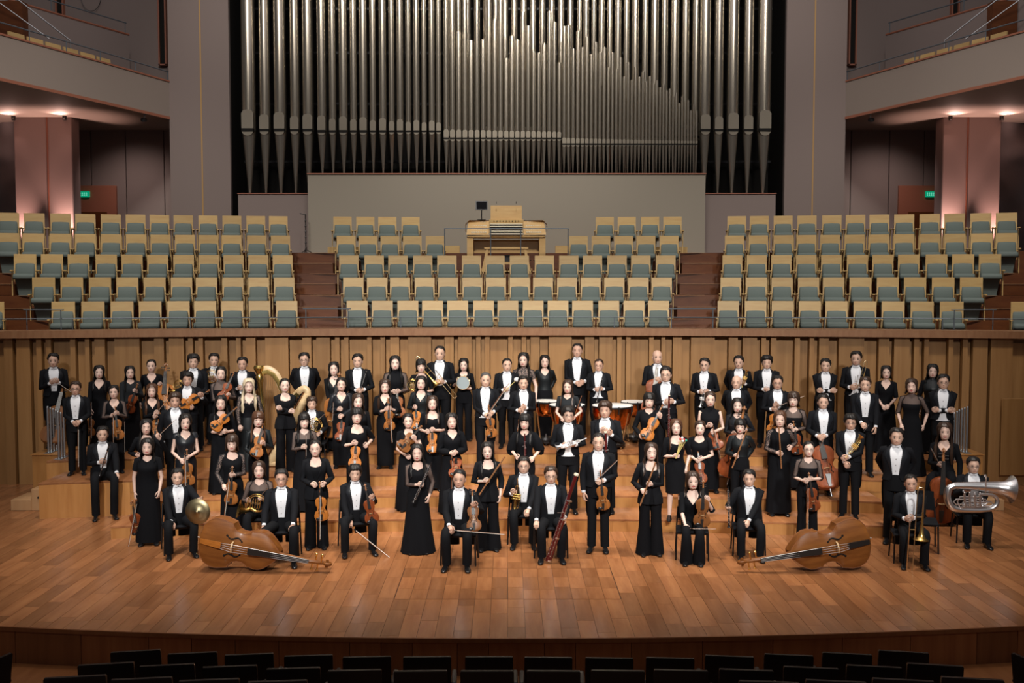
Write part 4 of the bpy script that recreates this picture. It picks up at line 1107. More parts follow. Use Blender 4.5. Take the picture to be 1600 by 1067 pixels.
            for z in zs_:
                if z >= .86: rx, ry, cy = prof(max(z, .84)); rx += .011; ry += .011; fo = 0
                else:
                    q = (.86 - z) / (.86 - hz_); q = q ** (.8 if sk_ != 'gown' else 1.25); rx0, ry0, cy0 = prof(.86); rx = (rx0 + .011) * (1 - q) + hx * q; ry = (ry0 + .011) * (1 - q) + hy * q; cy = cy0; fo = fd * q
                rws.append(ring(z, rx, ry, cy, 40, fold=fo, nf=12))
            m.build('bodice', mats, root, 60)
            w_.grid(rws, True, False, False); w_.build('skirt', low, root, 70)
            shoes()
        if o['blazer']:
            m = MB(); zj = [.80, .86, .95, 1.03, 1.11, 1.19, 1.25, 1.32, 1.38, 1.42, 1.445]
            ab = lambda z: np.interp(z, [.80, 1.06, 1.10, 1.25, 1.38, 1.445], [.22, .06, .10, .42, .62, .95])
            rowsj = [oring(z, *prof(max(z, .84)), 25, ab(z), 2 * PI - ab(z), .020 + (.012 if z < .9 else 0), dz) for z in zj]
            m.grid(rowsj, False)
            for sd in (-1, 1): sleeve(m, sd, o['sl'] if o['sl'] else .9, .060, .042)
            jk = m.build('blazer', black_cloth, root, 60)
            for sd in (-1, 1):
                m = MB(); rws = []
                for z, wd in ((1.11, .04), (1.17, .16), (1.25, .28), (1.32, .30), (1.38, .3), (1.42, .42), (1.445, .5)):
                    a = ab(z); rx, ry, cy = prof(z)
                    rws.append([V(sd * (rx + q) * math.sin(t_), cy - (ry + q) * math.cos(t_), z + dz) for t_, q in ((a - .02, .018), (a, .027), (a + wd, .024))])
                m.grid(rws, False); m.build('lapel', satin if o.get('satinlapel') else black_cloth, jk, 60)
    P = dict(root=root, who=who, Y=Yp, S=S, X=X, h=h, u=u, rz=rz)
    PEOPLE.append((round(S * 1.72, 2), who))
    if seat == 'chair':
        chair(X, Yp, h, rz, who, S * seatz / .46)
    for it in items: ITEM[it[0]](P, *it[1:])
    return P

# ------------------------------------------------------------------ chairs
_ch = {}
def chair(X, Y, h, rz, who, k):
    if not _ch:
        e = empty('orchestra_chair')
        part(lambda m: m.box((0, .0, .435), (.49, .43, .045), bev=.018), 'seat', black_cloth, e)
        rows = []
        part(lambda m: m.grid([[V(x, .215 + .03 * (1 - (x / .21) ** 2) + (z - .55) * .12 + d, z) for z in (.56, .60, .80, .84)] for d in (0, .03) for x in (np.linspace(-.21, .21, 7) if d == 0 else np.linspace(.21, -.21, 7))], True), 'backrest', black_cloth, e, 60)
        for sx_ in (-1, 1):
            part(lambda m: m.tube([(sx_ * .235, -.18, .42), (sx_ * .245, -.20, 0)], .0125, 8), 'leg', drum_iron, e)
            part(lambda m: m.tube([(sx_ * .21, .27, .74), (sx_ * .23, .205, .46), (sx_ * .245, .25, 0)], .0125, 8), 'leg', drum_iron, e)
        part(lambda m: m.tube([(-.235, .20, .41), (-.235, -.18, .41), (.235, -.18, .41), (.235, .20, .41)], .010, 6), 'seat_frame', drum_iron, e)
        _ch['e'] = e; KIDS[e.name] = list(e.children); o = e
    else: o = copy_tree(_ch['e'])
    o.location = (X, Y + .02, h); o.rotation_euler = (0, 0, rz); o.scale = (k, k, k * .985)
    tag(o, 'black padded chair under the ' + who, 'chair', 'orchestra chairs')
    return o

# ------------------------------------------------------------------ instruments
def smooth(pts, rad, k=4, closed=False):
    P = [Vector(p) for p in pts]; n = len(P); R_ = [r if isinstance(r, tuple) else (r, r) for r in rad]; op, orr = [], []
    for i in range(n - 1):
        p0, p1, p2, p3 = P[max(i - 1, 0)], P[i], P[i + 1], P[min(i + 2, n - 1)]
        for j in range(k):
            t = j / k; t2, t3 = t * t, t * t * t
            op.append((p1 * 2 + (p2 - p0) * t + (p0 * 2 - p1 * 5 + p2 * 4 - p3) * t2 + (p1 * 3 - p0 - p2 * 3 + p3) * t3) / 2)
            orr.append(tuple(a * (1 - t) + b * t for a, b in zip(R_[i], R_[i + 1])))
    return op + [P[-1]], orr + [R_[-1]]
VW = [(0, .0), (.008, .09), (.035, .18), (.09, .25), (.17, .287), (.26, .286), (.34, .262), (.385, .252), (.40, .222), (.44, .178), (.50, .158), (.56, .158), (.62, .182), (.645, .212), (.665, .203), (.73, .218), (.80, .230), (.87, .220), (.93, .178), (.97, .115), (.992, .06), (1.0, .03)]
BW = [(0, .0), (.008, .10), (.035, .19), (.09, .26), (.17, .298), (.26, .300), (.34, .28), (.385, .27), (.40, .238), (.44, .192), (.50, .172), (.56, .174), (.61, .196), (.635, .222), (.655, .212), (.72, .228), (.78, .222), (.84, .192), (.90, .142), (.95, .092), (.985, .05), (1.0, .03)]
def string_parts(L, rib, arch, W, neck, vm, tail_m=None, strings=False, chin=False, pegs=True):
    """body centred on origin, +Z to the scroll, front faces -Y"""
    D = {}
    m = MB(); rows = []
    for t, hw in W:
        z = (t - .5) * L; x = max(hw * L, .001); en = min(1, hw / .12)
        fr = [V(x * q, -(rib / 2 + arch * (1 - q * q) * en), z) for q in (-1, -.82, -.5, 0, .5, .82, 1)]
        bk = [V(x * q, (rib / 2 + arch * .9 * (1 - q * q) * en), z) for q in (1, .82, .5, 0, -.5, -.82, -1)]
        rows.append(fr + bk)
    m.grid(rows, True, True, True); D['body'] = (m, vm, 28)
    yb = -(rib / 2 + arch)
    m = MB(); fbz0 = L * (.5 - .36); fbz1 = L * .5 + neck
    w0, w1 = (L * .06, L * .035) if L < 1 else (L * .040, L * .020)
    m.grid([[(-w0, yb - L * .055, fbz0), (w0, yb - L * .055, fbz0), (w0, yb - L * .03, fbz0), (-w0, yb - L * .03, fbz0)], [(-w1, -rib / 2 - L * .012, fbz1), (w1, -rib / 2 - L * .012, fbz1), (w1, -rib / 2 + L * .01, fbz1), (-w1, -rib / 2 + L * .01, fbz1)]], True, True, True)
    D['fingerboard'] = (m, ebony, 30)
    m = MB(); yn = -rib / 2 + L * .025
    z1 = fbz1; m.tube([(0, yn + L * .02, L * .46), (0, yn, L * .5), (0, yn, z1), (0, yn + L * .03, z1 + L * .12), (0, yn + L * .05, z1 + L * .19)], [L * .045, L * .032, L * .029, L * .03, L * .024], 8)
    cz = z1 + L * .215; m.tube([(0, yn + L * .02 + L * .045 * math.cos(a) * (1 - a / 12), cz + L * .045 * math.sin(a) * (1 - a / 12)) for a in np.linspace(0, 2.6 * PI, 14)], [L * .028 - L * .0012 * i for i in range(14)], 6)
    m.tube([(-L * .05, yn + L * .02, cz), (L * .05, yn + L * .02, cz)], [L * .018, L * .018], 8)
    D['neck'] = (m, neck_wood if vm is not bass_varnish else vm, 40)
    m = MB()
    for q in range(4):
        sd = -1 if q % 2 else 1; z = z1 + L * (.04 + .035 * q)
        m.tube([(0, yn + L * .01, z), (sd * L * .085, yn + L * .01, z)], [L * .008, L * .010], 6); m.ball((sd * L * .095, yn + L * .01, z), (L * .018, L * .008, L * .016), 6, 4)
    D['pegs'] = (m, ebony if vm is not bass_varnish else brass, 40)
    tw = L * (.055 if L < 1 else .038)
    m = MB(); m.grid([[(-L * .028, yb - L * .015, -L * .47), (L * .028, yb - L * .015, -L * .47), (L * .028, yb - L * .0, -L * .47), (-L * .028, yb - L * .0, -L * .47)], [(-tw, yb - L * .045, -L * .20), (tw, yb - L * .045, -L * .20), (tw, yb - L * .025, -L * .20), (-tw, yb - L * .025, -L * .20)]], True, True, True)
    D['tailpiece'] = (m, tail_m or ebony, 30)
    m = MB(); m.prism([(-L * .07, 0), (-L * .05, 0), (-L * .02, L * .012), (L * .02, L * .012), (L * .05, 0), (L * .07, 0), (L * .06, L * .04), (0, L * .065), (-L * .06, L * .04)], -L * .008, L * .008, M=Matrix.Translation((0, yb + L * .002, -L * .065)) @ Matrix.Rotation(PI / 2, 4, 'X'))
    D['bridge'] = (m, bridge_m, 30)
    for sd, nm in ((-1, 'f_hole'), (1, 'f_hole.')):
        m = MB(); pts = []
        for a in np.linspace(0, 1, 11):
            z = (-.155 + .19 * a) * L; x = sd * L * (.125 - .045 * a + .022 * math.sin(a * 2 * PI) * -1)
            hwz = np.interp(.5 + z / L, [q[0] for q in W], [q[1] for q in W]) * L
            pts.append((x, -(rib / 2 + arch * (1 - (x / hwz) ** 2)) - L * .001, z))
        m.tube(pts, [L * .006, L * .008, L * .009, L * .010, L * .011, L * .011, L * .011, L * .010, L * .009, L * .008, L * .006], 5)
        m.ball(pts[0], (L * .015, L * .005, L * .015), 6, 4); m.ball(pts[-1], (L * .013, L * .005, L * .013), 6, 4)
        D[nm] = (m, black_void, 40)
    m = MB()
    for q in range(4):
        x = (q - 1.5)
        m.tube([(x * L * .022, yb - L * .045, -L * .20), (x * L * .03, yb - L * .067, -L * .065), (x * L * .014, -rib / 2 - L * .02, fbz1)], L * (.0022 if L > .5 else .0028), 4)
    D['strings'] = (m, string_m, 40)
    if chin: 
        m = MB(); m.ball((-L * .13, yb - L * .02, -L * .40), (L * .10, L * .022, L * .07), 10, 5); D['chin_rest'] = (m, ebony, 60)
    if L > .6:
        m = MB(); m.tube([(0, 0, -L * .5), (0, 0, -L * .5 - (L * .16 if L < 1 else .06))], L * (.012 if L < 1 else .007), 6); D['endpin'] = (m, steel, 40)
    return D
_inst = {}
def inst(key, name, parts):
    """make once, afterwards copy the empty with its parts (meshes shared)"""
    if key not in _inst:
        D = parts(); _inst[key] = [(nm.rstrip('.'), m.mesh(nm.rstrip('.'), mt, ang)) for nm, (m, mt, ang) in D.items()]
    e = empty(name)
    for nm, me in _inst[key]: link(nm, me, e)
    return e
def orient(e, pos, axis, front=(0, -1, 0), sc=1.0):
    z = Vector(axis).normalized(); f = -Vector(front); y = (f - z * f.dot(z)).normalized(); x = y.cross(z)
    M = Matrix((x, y, z)).transposed().to_4x4()
    e.matrix_world = Matrix.Translation(pos) @ M @ Matrix.Scale(sc, 4)
def lab(e, text, cat, grp=None): return tag(e, text, cat, grp)
VLEN = {'violin': (.356, .030, .014, .135), 'viola': (.41, .036, .016, .15), 'cello': (.75, .115, .026, .27), 'double_bass': (1.10, .19, .045, .40)}
def strung(kind):
    def f(P, bu, bv, su, sv, vi=None, off=.20, k=1., tilt=1):
        L, rib, arch, nk = VLEN[kind]; rnd = random.Random(int(bu * 3 + bv))
        vi = rnd.randrange(3) if vi is None else vi
        e = inst((kind, vi), kind, lambda: string_parts(L, rib, arch, VW, nk, varnish[vi], chin=(kind in ('violin', 'viola'))))
        Yb = P['Y'] - off * P['S']
        a = PY(bu, bv, Yb); b = PY(su, sv, Yb)
        d = b - a; want = (L * .5 + nk + L * .2) * k
        r = d.length / want
        ax = d.normalized()
        if r < .97:
            dy = math.sqrt(1 - min(r, .97) ** 2); ax = Vector((d.x, 0, d.z)).normalized() * r + Vector((0, dy * tilt, 0)); ax.normalize()
        orient(e, a, ax, (-P['X'] * .03, -1, .12), k)
        lab(e, '%s %s held by the %s' % (['amber', 'golden brown', 'red brown', 'orange', 'dark brown'][vi], kind.replace('_', ' '), P['who']), kind.replace('_', ' '), kind + 's')
        return e
    return f
def bow(P, u0, v0, u1, v1, off=.26, dy=0.):
    Yb = P['Y'] - off * P['S']; a = PY(u0, v0, Yb); b = PY(u1, v1, Yb - dy); L = (b - a).length
    def mk():
        D = {}; m = MB(); m.tube([(0, 0, 0), (0, .004, .35), (0, .0, .68), (0, -.012, .735)], [.0055, .0048, .0042, .004], 6); D['stick'] = (m, bow_stick, 40)
        m = MB(); m.box((0, -.018, .39), (.006, .002, .66)); D['bow_hair'] = (m, bow_hair, 40)
        m = MB(); m.box((0, -.012, .05), (.014, .022, .045), bev=.003); D['frog'] = (m, ebony, 40); return D
    e = inst('bow', 'bow', mk); orient(e, a, b - a, (.75, -.66, 0), 1.0 if L < .9 and L > .5 else max(.5, min(1.1, L / .735)))
    lab(e, 'thin string bow of the ' + P['who'], 'bow', 'string bows')
def wind(kind):
    def f(P, u0, v0, u1, v1, off=.26, dy=0.):
        Yb = P['Y'] - off * P['S']; a = PY(u0, v0, Yb); b = PY(u1, v1, Yb + dy); L = (b - a).length
        def mk():
            D = {}; m = MB()
            if kind == 'clarinet':
                m.lathe([(.0, .0), (.036, .0), (.030, .012), (.019, .06), (.0145, .12), (.0135, .45), (.0155, .50), (.014, .56), (.008, .64), (.006, .66)], 12); D['tube'] = (m, grenadilla, 50)
                k = MB()
                for z in (.12, .30, .47, .56): k.lathe([(.0165, z - .006), (.0175, z), (.0165, z + .006)], 12)
                D['rings'] = (k, silver, 50)
                km = silver; rng = (.15, .46, 11, .016)
                base = .66
            elif kind == 'oboe':
                m.lathe([(.0, .0), (.024, .0), (.020, .012), (.013, .05), (.0115, .10), (.010, .40), (.008, .56), (.004, .58), (.003, .64)], 12); D['tube'] = (m, grenadilla, 50); km = silver; rng = (.08, .52, 14, .014); base = .64
            elif kind == 'flute':
                m.lathe([(.0, .0), (.0115, .0), (.0115, .66), (.0, .665)], 10); D['tube'] = (m, rosewood, 50); km = brass_pale; rng = (.06, .46, 13, .011); base = .665
                k = MB(); k.box((0, -.012, .58), (.014, .006, .03), bev=.002); D['lip_plate'] = (k, brass_pale, 40)
            elif kind == 'silver_oboe':
                m.lathe([(.0, .0), (.030, .0), (.024, .012), (.015, .05), (.0125, .10), (.012, .56), (.007, .60), (.005, .66)], 12); D['tube'] = (m, grenadilla, 50); km = silver; rng = (.06, .60, 20, .019); base = .66
            else:   # bassoon
                m.tube([(0, 0, 0), (0, 0, 1.30)], [.030, .026], 12); m.tube([(.035, 0, .0), (.035, 0, .62)], [.026, .024], 10); D['joints'] = (m, bassoon_red, 50)
                k = MB(); k.lathe([(.034, 1.28), (.036, 1.30), (.030, 1.315), (.02, 1.30)], 12); D['bell_ring'] = (k, ivory, 50)
                k = MB(); k.tube([(.035, 0, .62), (.035, -.02, .70), (.0, -.10, .75), (-.10, -.16, .73)], [.006, .005, .004, .003], 6); D['bocal'] = (k, silver, 50)
                for q_, z in enumerate((.0, .34, .62, .90)):
                    k = MB(); k.tube([(.017, 0, z), (.017, 0, z + .022)], [(.048, .031)] * 2, 12, ref=(1, 0, 0)); D['band' + '.' * q_] = (k, silver, 50)
                km = silver; rng = (.08, .88, 24, .030); base = 1.31
            k = MB(); z0, z1, n, r = rng
            for q in range(n):
                z = z0 + (z1 - z0) * q / (n - 1); x = .006 * (-1 if q % 2 else 1) * (1 if kind != 'bassoon' else 3)
                k.tube([(x, -r * .8, z), (x, -r * (1.25 if kind != 'bassoon' else 1.1), z)], [r * (.55 if kind != 'bassoon' else .28)] * 2, 6)
            for x in (-.6, .6): k.tube([(x * r * 1.2, -r * .9, z0), (x * r * 1.2, -r * .9, z1)], r * .13, 4)
            D['keys'] = (k, km, 50); D['_'] = base
            return D
        key = ('w', kind)
        if key not in _inst:
            D = mk(); base = D.pop('_'); _inst[('b', kind)] = base
            _inst[key] = [(nm.rstrip('.'), m.mesh(nm.rstrip('.'), mt, ang)) for nm, (m, mt, ang) in D.items()]
        nm = {'silver_oboe': 'oboe'}.get(kind, kind)
        e = inst(key, nm, None); sc = L / _inst[('b', kind)]
        orient(e, a, b - a, (0, -1, 0), sc)
        lab(e, '%s held by the %s' % ({'clarinet': 'black clarinet with silver keys', 'oboe': 'black oboe', 'flute': 'brown wooden flute', 'silver_oboe': 'black oboe with silver keywork', 'bassoon': 'dark red bassoon'}[kind], P['who']), nm, nm + 's')
    return f
def trumpet(P, bu, bv, mu, mv, gold=True, off=.26, dy=0.):
    Yb = P['Y'] - off * P['S']; a = PY(bu, bv, Yb); b = PY(mu, mv, Yb + dy); L = (b - a).length
    def mk():
        D = {}; m = MB(); m.lathe([(.060, .0), (.058, .003), (.040, .02), (.026, .05), (.017, .10), (.011, .18), (.007, .26)], 16); m.lathe([(.059, .001), (.036, .021), (.02, .06), (.001, .1)], 16); D['bell'] = (m, None, 60)
        m = MB(); r = .0058
        m.tube([(0, 0, .26), (0, 0, .36), (0, -.01, .385), (0, -.045, .385), (0, -.058, .36), (0, -.058, .10), (0, -.045, .075), (0, -.03, .085), (0, -.028, .12), (0, -.028, .46), (0, -.028, .49)], [r] * 9 + [r, .011], 8); D['tubing'] = (m, None, 60)
        for q in range(3):
            m = MB(); m.tube([(0, -.085, .20 + q * .03), (0, .03, .20 + q * .03)], .0125, 10); m.tube([(0, .03, .20 + q * .03), (0, .052, .20 + q * .03)], .004, 6); m.ball((0, .055, .20 + q * .03), (.009, .004, .009), 6, 4); D['valve' + '.' * q] = (m, None, 50)
        return D
    mt = brass if gold else silver; key = ('tp', gold)
    if key not in _inst: _inst[key] = [(nm.rstrip('.'), m.mesh(nm.rstrip('.'), mt, ang)) for nm, (m, _, ang) in mk().items()]
    e = inst(key, 'trumpet', None); orient(e, a, b - a, (.9, -.4, .1), max(.7, min(1.25, L / .49)))
    lab(e, '%s trumpet held by the %s' % ('gold brass' if gold else 'silver', P['who']), 'trumpet', 'trumpets')
def trombone(P, a_px, b_px, flip=1, off=.26, dy=0., bellk=1.0):
    """a = slide bow end, b = tuning bow end"""
    Yb = P['Y'] - off * P['S']; a = PY(*a_px, Yb); b = PY(*b_px, Yb + dy); L = (b - a).length
    def mk():
        D = {}; r = .007
        m = MB(); m.tube([(-.04, 0, .62), (-.04, 0, .03), (-.025, 0, .0), (.025, 0, .0), (.04, 0, .03), (.04, 0, .62)], r, 8); m.tube([(-.04, 0, .58), (.04, 0, .58)], .005, 6); D['slide'] = (m, brass_pale, 60)
        m = MB(); m.tube([(.04, 0, .60), (.045, .02, .9), (.05, .03, 1.10), (.07, .03, 1.155), (.12, .03, 1.155), (.14, .03, 1.10), (.14, .03, .80)], [r, r, .009, .009, .009, .010, .012], 8); m.tube([(.045, .02, .75), (.14, .03, .75)], .005, 6); D['tuning_tube'] = (m, brass_pale, 60)
        m = MB(); m.lathe([(.0115, .82), (.015, .70), (.022, .60), (.034, .52), (.055, .47), (.088, .445), (.105, .44), (.105, .438)], 20, M=Matrix.Translation((.14, .03, 0))); D['bell'] = (m, brass, 60)
        m = MB(); m.tube([(-.04, 0, .62), (-.04, 0, .70)], [.007, .012], 8); D['mouthpiece'] = (m, silver, 60)
        return D
    e = inst('tb', 'trombone', mk); orient(e, a, b - a, (0, -1, 0), L / 1.155)
    if flip < 0: e.matrix_world = e.matrix_world @ Matrix.Rotation(PI, 4, 'Z')
    lab(e, 'brass trombone with long slide held by the ' + P['who'], 'trombone', 'trombones')
def horn(P, u, v, k=1., rot=0., off=.28):
    def mk():
        D = {}; m = MB(); R = .135
        m.tube([(R * math.cos(a), .0 + .012 * math.sin(3 * a), R * math.sin(a)) for a in np.linspace(0, 2 * PI, 25)[:-1]], .0075, 8, closed=True)
        m.tube([(R * .82 * math.cos(a), -.02, R * .82 * math.sin(a)) for a in np.linspace(.3, 5.2, 18)], .0065, 8)
        for q in range(4): m.tube([(-.08 + q * .035, -.03, .07), (-.08 + q * .035, -.035, -.06), (-.065 + q * .035, -.035, -.075), (-.05 + q * .035, -.035, -.06), (-.05 + q * .035, -.03, .06)], .0055, 6)
        D['tubing'] = (m, brass, 60)
        for q in range(3):
            m = MB(); m.tube([(-.05 + q * .045, -.05, .0), (-.05 + q * .045, .0, .0)], .016, 10); D['rotor' + '.' * q] = (m, brass_pale, 50)
        m = MB(); pts = [(R * math.cos(a), .02 + .01 * i, R * math.sin(a)) for i, a in enumerate(np.linspace(-.6, -2.2, 6))]
        m.tube(pts + [(-.16, .06, -.14), (-.21, .05, -.13), (-.25, .04, -.125), (-.265, .035, -.122)], [.008, .010, .012, .015, .018, .024, .034, .06, .11, .145], 16, cap=False); D['bell'] = (m, brass, 60)
        m = MB(); m.tube([(.06, -.01, .13), (.12, -.03, .21), (.15, -.04, .25)], [.006, .005, .010], 6); D['leadpipe'] = (m, silver, 60)
        return D
    e = inst('hn', 'french_horn', mk); Yb = P['Y'] - off * P['S']
    orient(e, PY(u, v, Yb), (math.sin(rot), 0, math.cos(rot)), (0, -1, 0), k)
    lab(e, 'coiled brass horn held by the ' + P['who'], 'horn', 'french horns')
def sticks(P, u0, v0, tips, kind='drumstick', off=.26):
    Yb = P['Y'] - off * P['S']; a = PY(u0, v0, Yb)
    for q, (x, y, hd) in enumerate(tips):
        b = PY(x, y, Yb - .01 * q); L = (b - a).length
        e = empty(kind, a)
        m = MB(); d = b - a; m.tube([d * -.12, d], [.006, .0045], 6); m.build('stick', mallet_stick if hd != 'br' else bow_stick, e)
        r = {'big': .055, 'w': .020, 'r': .020, 'g': .020, 'br': .008}[hd]
        m = MB(); m.ball(d, (r, r, r * (.8 if hd == 'big' else 1)), 10, 6); m.build('head', {'big': mallet_white, 'w': mallet_white, 'r': mallet_red, 'g': mallet_green, 'br': bow_stick}[hd], e)
        nm = {'big': 'large white felt', 'w': 'white headed', 'r': 'red headed', 'g': 'green headed', 'br': 'brown'}[hd]
        lab(e, ('%s %s of the %s' % (nm, kind.replace('_', ' '), P['who'])) if len(tips) == 1 else '%s %s, %s in the fan held at the right' % (nm, kind, ORD[q]), 'mallet', 'mallets')
def tambourine(P, u, v):
    Yb = P['Y'] - .27 * P['S']; e = empty('tambourine', PY(u, v, Yb)); R = .125
    M0 = Matrix.Rotation(PI / 2, 4, 'X')
    m = MB(); m.lathe([(R, -.025), (R + .006, -.025), (R + .006, .025), (R, .025)], 24, M=M0); m.build('frame', bridge_m, e)
    m = MB(); m.lathe([(.001, .02), (R, .02)], 24, M=M0); m.build('head', mat('calf_skin', (.30, .36, .38), .5), e)
    for q in range(6):
        a = q * PI / 3 + .3; m = MB(); m.ball(((R + .008) * math.cos(a), 0, (R + .008) * math.sin(a)), (.02, .006, .02), 8, 4); m.build('jingle', brass_pale, e)
    lab(e, 'round tambourine with pale skin held by the ' + P['who'], 'tambourine')
def cymbal(P, u, v, off=.42):
    e = empty('cymbal', PY(u, v, P['Y'] - off * P['S'])); R = .185
    M0 = Matrix.Rotation(-.12, 4, 'Z') @ Matrix.Rotation(PI / 2, 4, 'X')
    m = MB(); m.lathe([(R, 0), (R * .99, .004), (R * .6, .016), (R * .2, .026), (R * .16, .036), (R * .08, .048), (.003, .05)], 32, M=M0); m.lathe([(R, -.001), (R * .5, .012), (.003, .03)], 32, M=M0); m.build('plate', cym_bronze, e, 60)
    m = MB(); m.tube([(0, .0, 0), (.0, .06, .02), (.03, .09, .05)], .012, 6); m.build('strap', ebony, e)
    lab(e, 'large bronze cymbal on the thigh of the ' + P['who'], 'cymbal')
def tuba(P):
    Yb = P['Y'] - .42; c = PY(1500, 772, Yb); b = PY(1579, 764, Yb - .05)
    e = empty('tuba', c); s = FPX / Yb
    def q(u, v, dy=0): return PY(u, v, Yb + dy) - c
    m = MB(); m.tube([q(1490, 759), q(1510, 759), q(1535, 760), q(1555, 761), q(1568, 763), q(1576, 764), q(1580, 764.5)], [.05, .058, .07, .085, .11, .15, .205], 24, cap=False)
    m.build('bell', silver, e, 60)
    m = MB(); tp_, tr_ = smooth([q(1492, 759), q(1483, 763), q(1480, 775), q(1484, 788), q(1494, 795), q(1520, 797), q(1545, 796), q(1556, 790), q(1558, 780), q(1550, 773), q(1530, 772)], [.05, .052, .052, .05, .048, .043, .038, .034, .030, .026, .022]); m.tube(tp_, tr_, 14); m.build('outer_branch', silver, e, 60)
    m = MB()
    for k, (ua, ub, va, vb) in enumerate(((1494, 1540, 780, 788), (1500, 1534, 776, 792), (1506, 1548, 784, 791))):
        m.tube([q(ua, va, -.05), q(ub, va, -.05), q(ub + 4, (va + vb) / 2, -.05), q(ub, vb, -.05), q(ua, vb, -.05), q(ua - 4, (va + vb) / 2, -.05)], .011, 8, closed=True)
    m.tube([q(1540, 770, -.06), q(1541, 745, -.10)], .008, 8); m.build('valve_tubing', silver, e, 60)
    for k in range(4):
        m = MB(); m.tube([q(1508 + k * 8, 792, -.08), q(1507 + k * 8, 772, -.08)], .017, 10); m.ball(q(1507 + k * 8, 770, -.08), .013, 8, 4); m.build('valve', silver, e, 50)
    m = MB(); m.tube([q(1541, 747, -.10), q(1539, 742, -.11)], [.008, .017], 8); m.build('mouthpiece', silver, e)
    lab(e, 'large silver tuba lying across the knees of the ' + P['who'], 'tuba')
ITEM = {'vn': strung('violin'), 'va': strung('viola'), 'vc': strung('cello'), 'bow': bow, 'cl': wind('clarinet'), 'ob': wind('oboe'), 'so': wind('silver_oboe'), 'fl': wind('flute'), 'bn': wind('bassoon'), 'tp': trumpet, 'tb': trombone, 'hn': horn, 'st': sticks, 'tam': tambourine, 'cym': cymbal, 'tuba': tuba}
# ================================================================== the orchestra
W = person
# ---- top riser and back row
W('man at the far left of the back row', 'tailcoat, leaning on cello', 'm', 83, 551, 699, 4, R=(82, 597), L=(88, 596), items=[('vc', 86, 664, 85, 606, 4, .34), ('bow', 91, 599, 112, 613)])
W('woman with V-neck black dress behind clarinettist', 'long dark hair', 'f', 154.5, 570, 706, 4, R=(142, 645), items=[('vn', 141, 668, 142, 630, 4, .22, .9), ('bow', 142, 690, 142, 632)])
W('woman in charcoal knit top near left wall', 'long dark hair', 'f', 203, 571, 703, 4, out=dict(up='knit', slm='knit', neck='round'), R=(194, 652), L=(211, 611), items=[('vn', 205, 631, 215, 600, 2), ('bow', 194, 652, 194, 694)])
W('woman with hair pulled back and orange cello', 'black V-neck blouse', 'f', 236.5, 561, 695, 4, hair='bun', L=(250, 601), items=[('vc', 257, 628, 247, 575, 3, .3)])
W('tall man fourth head along left back row', 'white shirt front and tailcoat', 'm', 302, 552, 703, 4, hair='mop', R='clasp', L='clasp', items=[('hn', 280, 603, .8)])
W('man at left back row carrying coiled horn', 'tailcoat and white tie', 'm', 334, 551, 692, 4, R=(326, 594), L=(334, 592), items=[('hn', 330, 588, .95)])
W('woman in sheer sleeves beside the horn player', 'dark hair tied back', 'f', 345, 572, 712, 4, hair='up', out=dict(slm='sheer', neck='high', yoke='sheer', puff=1.25), R=(352, 624), L=(357, 618), items=[('vn', 352, 612, 360, 585, 2)])
W('man standing behind the blonde harpist', 'tailcoat, hand at waist', 'm', 379, 557, 699, 4, R=(374, 607), L='behind')
W('man in spectacles right of the harp', 'tailcoat, hands behind back', 'm', 475.7, 550, 697, 4, R='behind', L='behind', glasses=1)
W('woman with wavy hair beside a cello scroll', 'black dress, left of oboist', 'f', 522, 564.5, 704, 4, out=dict(up='silk'), R=(518, 640), L='behind', items=[('vc', 518, 652, 531, 582, 1, .26)])
W('man with silver-keyed clarinet on left back riser', 'tailcoat', 'm', 559, 552, 698, 4, R=(560, 611), L=(565, 610), items=[('cl', 564, 606, 574, 576)])
W('woman with sheer puffed sleeves on back riser', 'hair down, keyhole neck', 'f', 617.5, 555, 702, 4, out=dict(slm='sheer', neck='high', puff=1.35), R=(615, 613), L=(622, 612), items=[('va', 623, 636, 617, 604, 0)])
W('woman with black fringe beneath trombone bow', 'square neckline dress', 'f', 658, 560, 698, 4, hair='bobbang', out=dict(neck='sq', sl=.5), R=(645, 604), L=(664, 612), items=[('hn', 645, 601, .8)])
W('tall man with slanting trombone in back row', 'tailcoat', 'm', 687.5, 540, 694, 4, R=(683, 598), L=(690, 597), hair='crop', items=[('tb', (712, 621), (656, 553), -1)])
W('woman holding a tambourine', 'black jumpsuit, hair in a bun', 'f', 724.7, 559, 688, 4, hair='shoulder', out=dict(skirt='pants', sl=.75, hem=.085, vz=1.32), R=(715, 595), L=(725, 607), items=[('tam', 723.5, 598)])
W('man raising a large white felt beater', 'white waistcoat and tailcoat', 'm', 792, 559.5, 699, 4, hair='crop', R=(790, 609), L='side', vest=True, items=[('st', 790, 610, [(807.4, 593, 'big')], 'drum_beater')])
W('woman in short-sleeved lace top at back centre', 'long black hair', 'f', 818, 550, 697, 4, out=dict(neck='high', yoke='lace', sl=.3, slm='lace'), R='side', L='side')
W('woman in V-neck blouse left of tallest man', 'hands behind back', 'f', 851, 554, 685, 4, out=dict(up='silk', slm='silk', vz=1.31, skirt='straight'), R='behind', L='behind')
W('tallest man in the centre of back row', 'tailcoat, clasped hands', 'm', 902, 536, 685, 4, hair='crop', R=(903, 600), L=(910, 598), skin=2)
W('man in spectacles with clarinet behind timpani', 'white cuffs, tailcoat', 'm', 935.7, 560.5, 692, 4, hair='crop', hc='brown', glasses=1, R=(932, 609), L=(939, 608), vest=True, items=[('cl', 932, 629, 942, 586)])
W('bald man with cello by right timpani', 'tailcoat', 'm', 1027, 547, 695, 4, hair='bald', R=(1025, 595), L=(1031, 594), items=[('vc', 1021, 622, 1032, 566, 2, .3)])
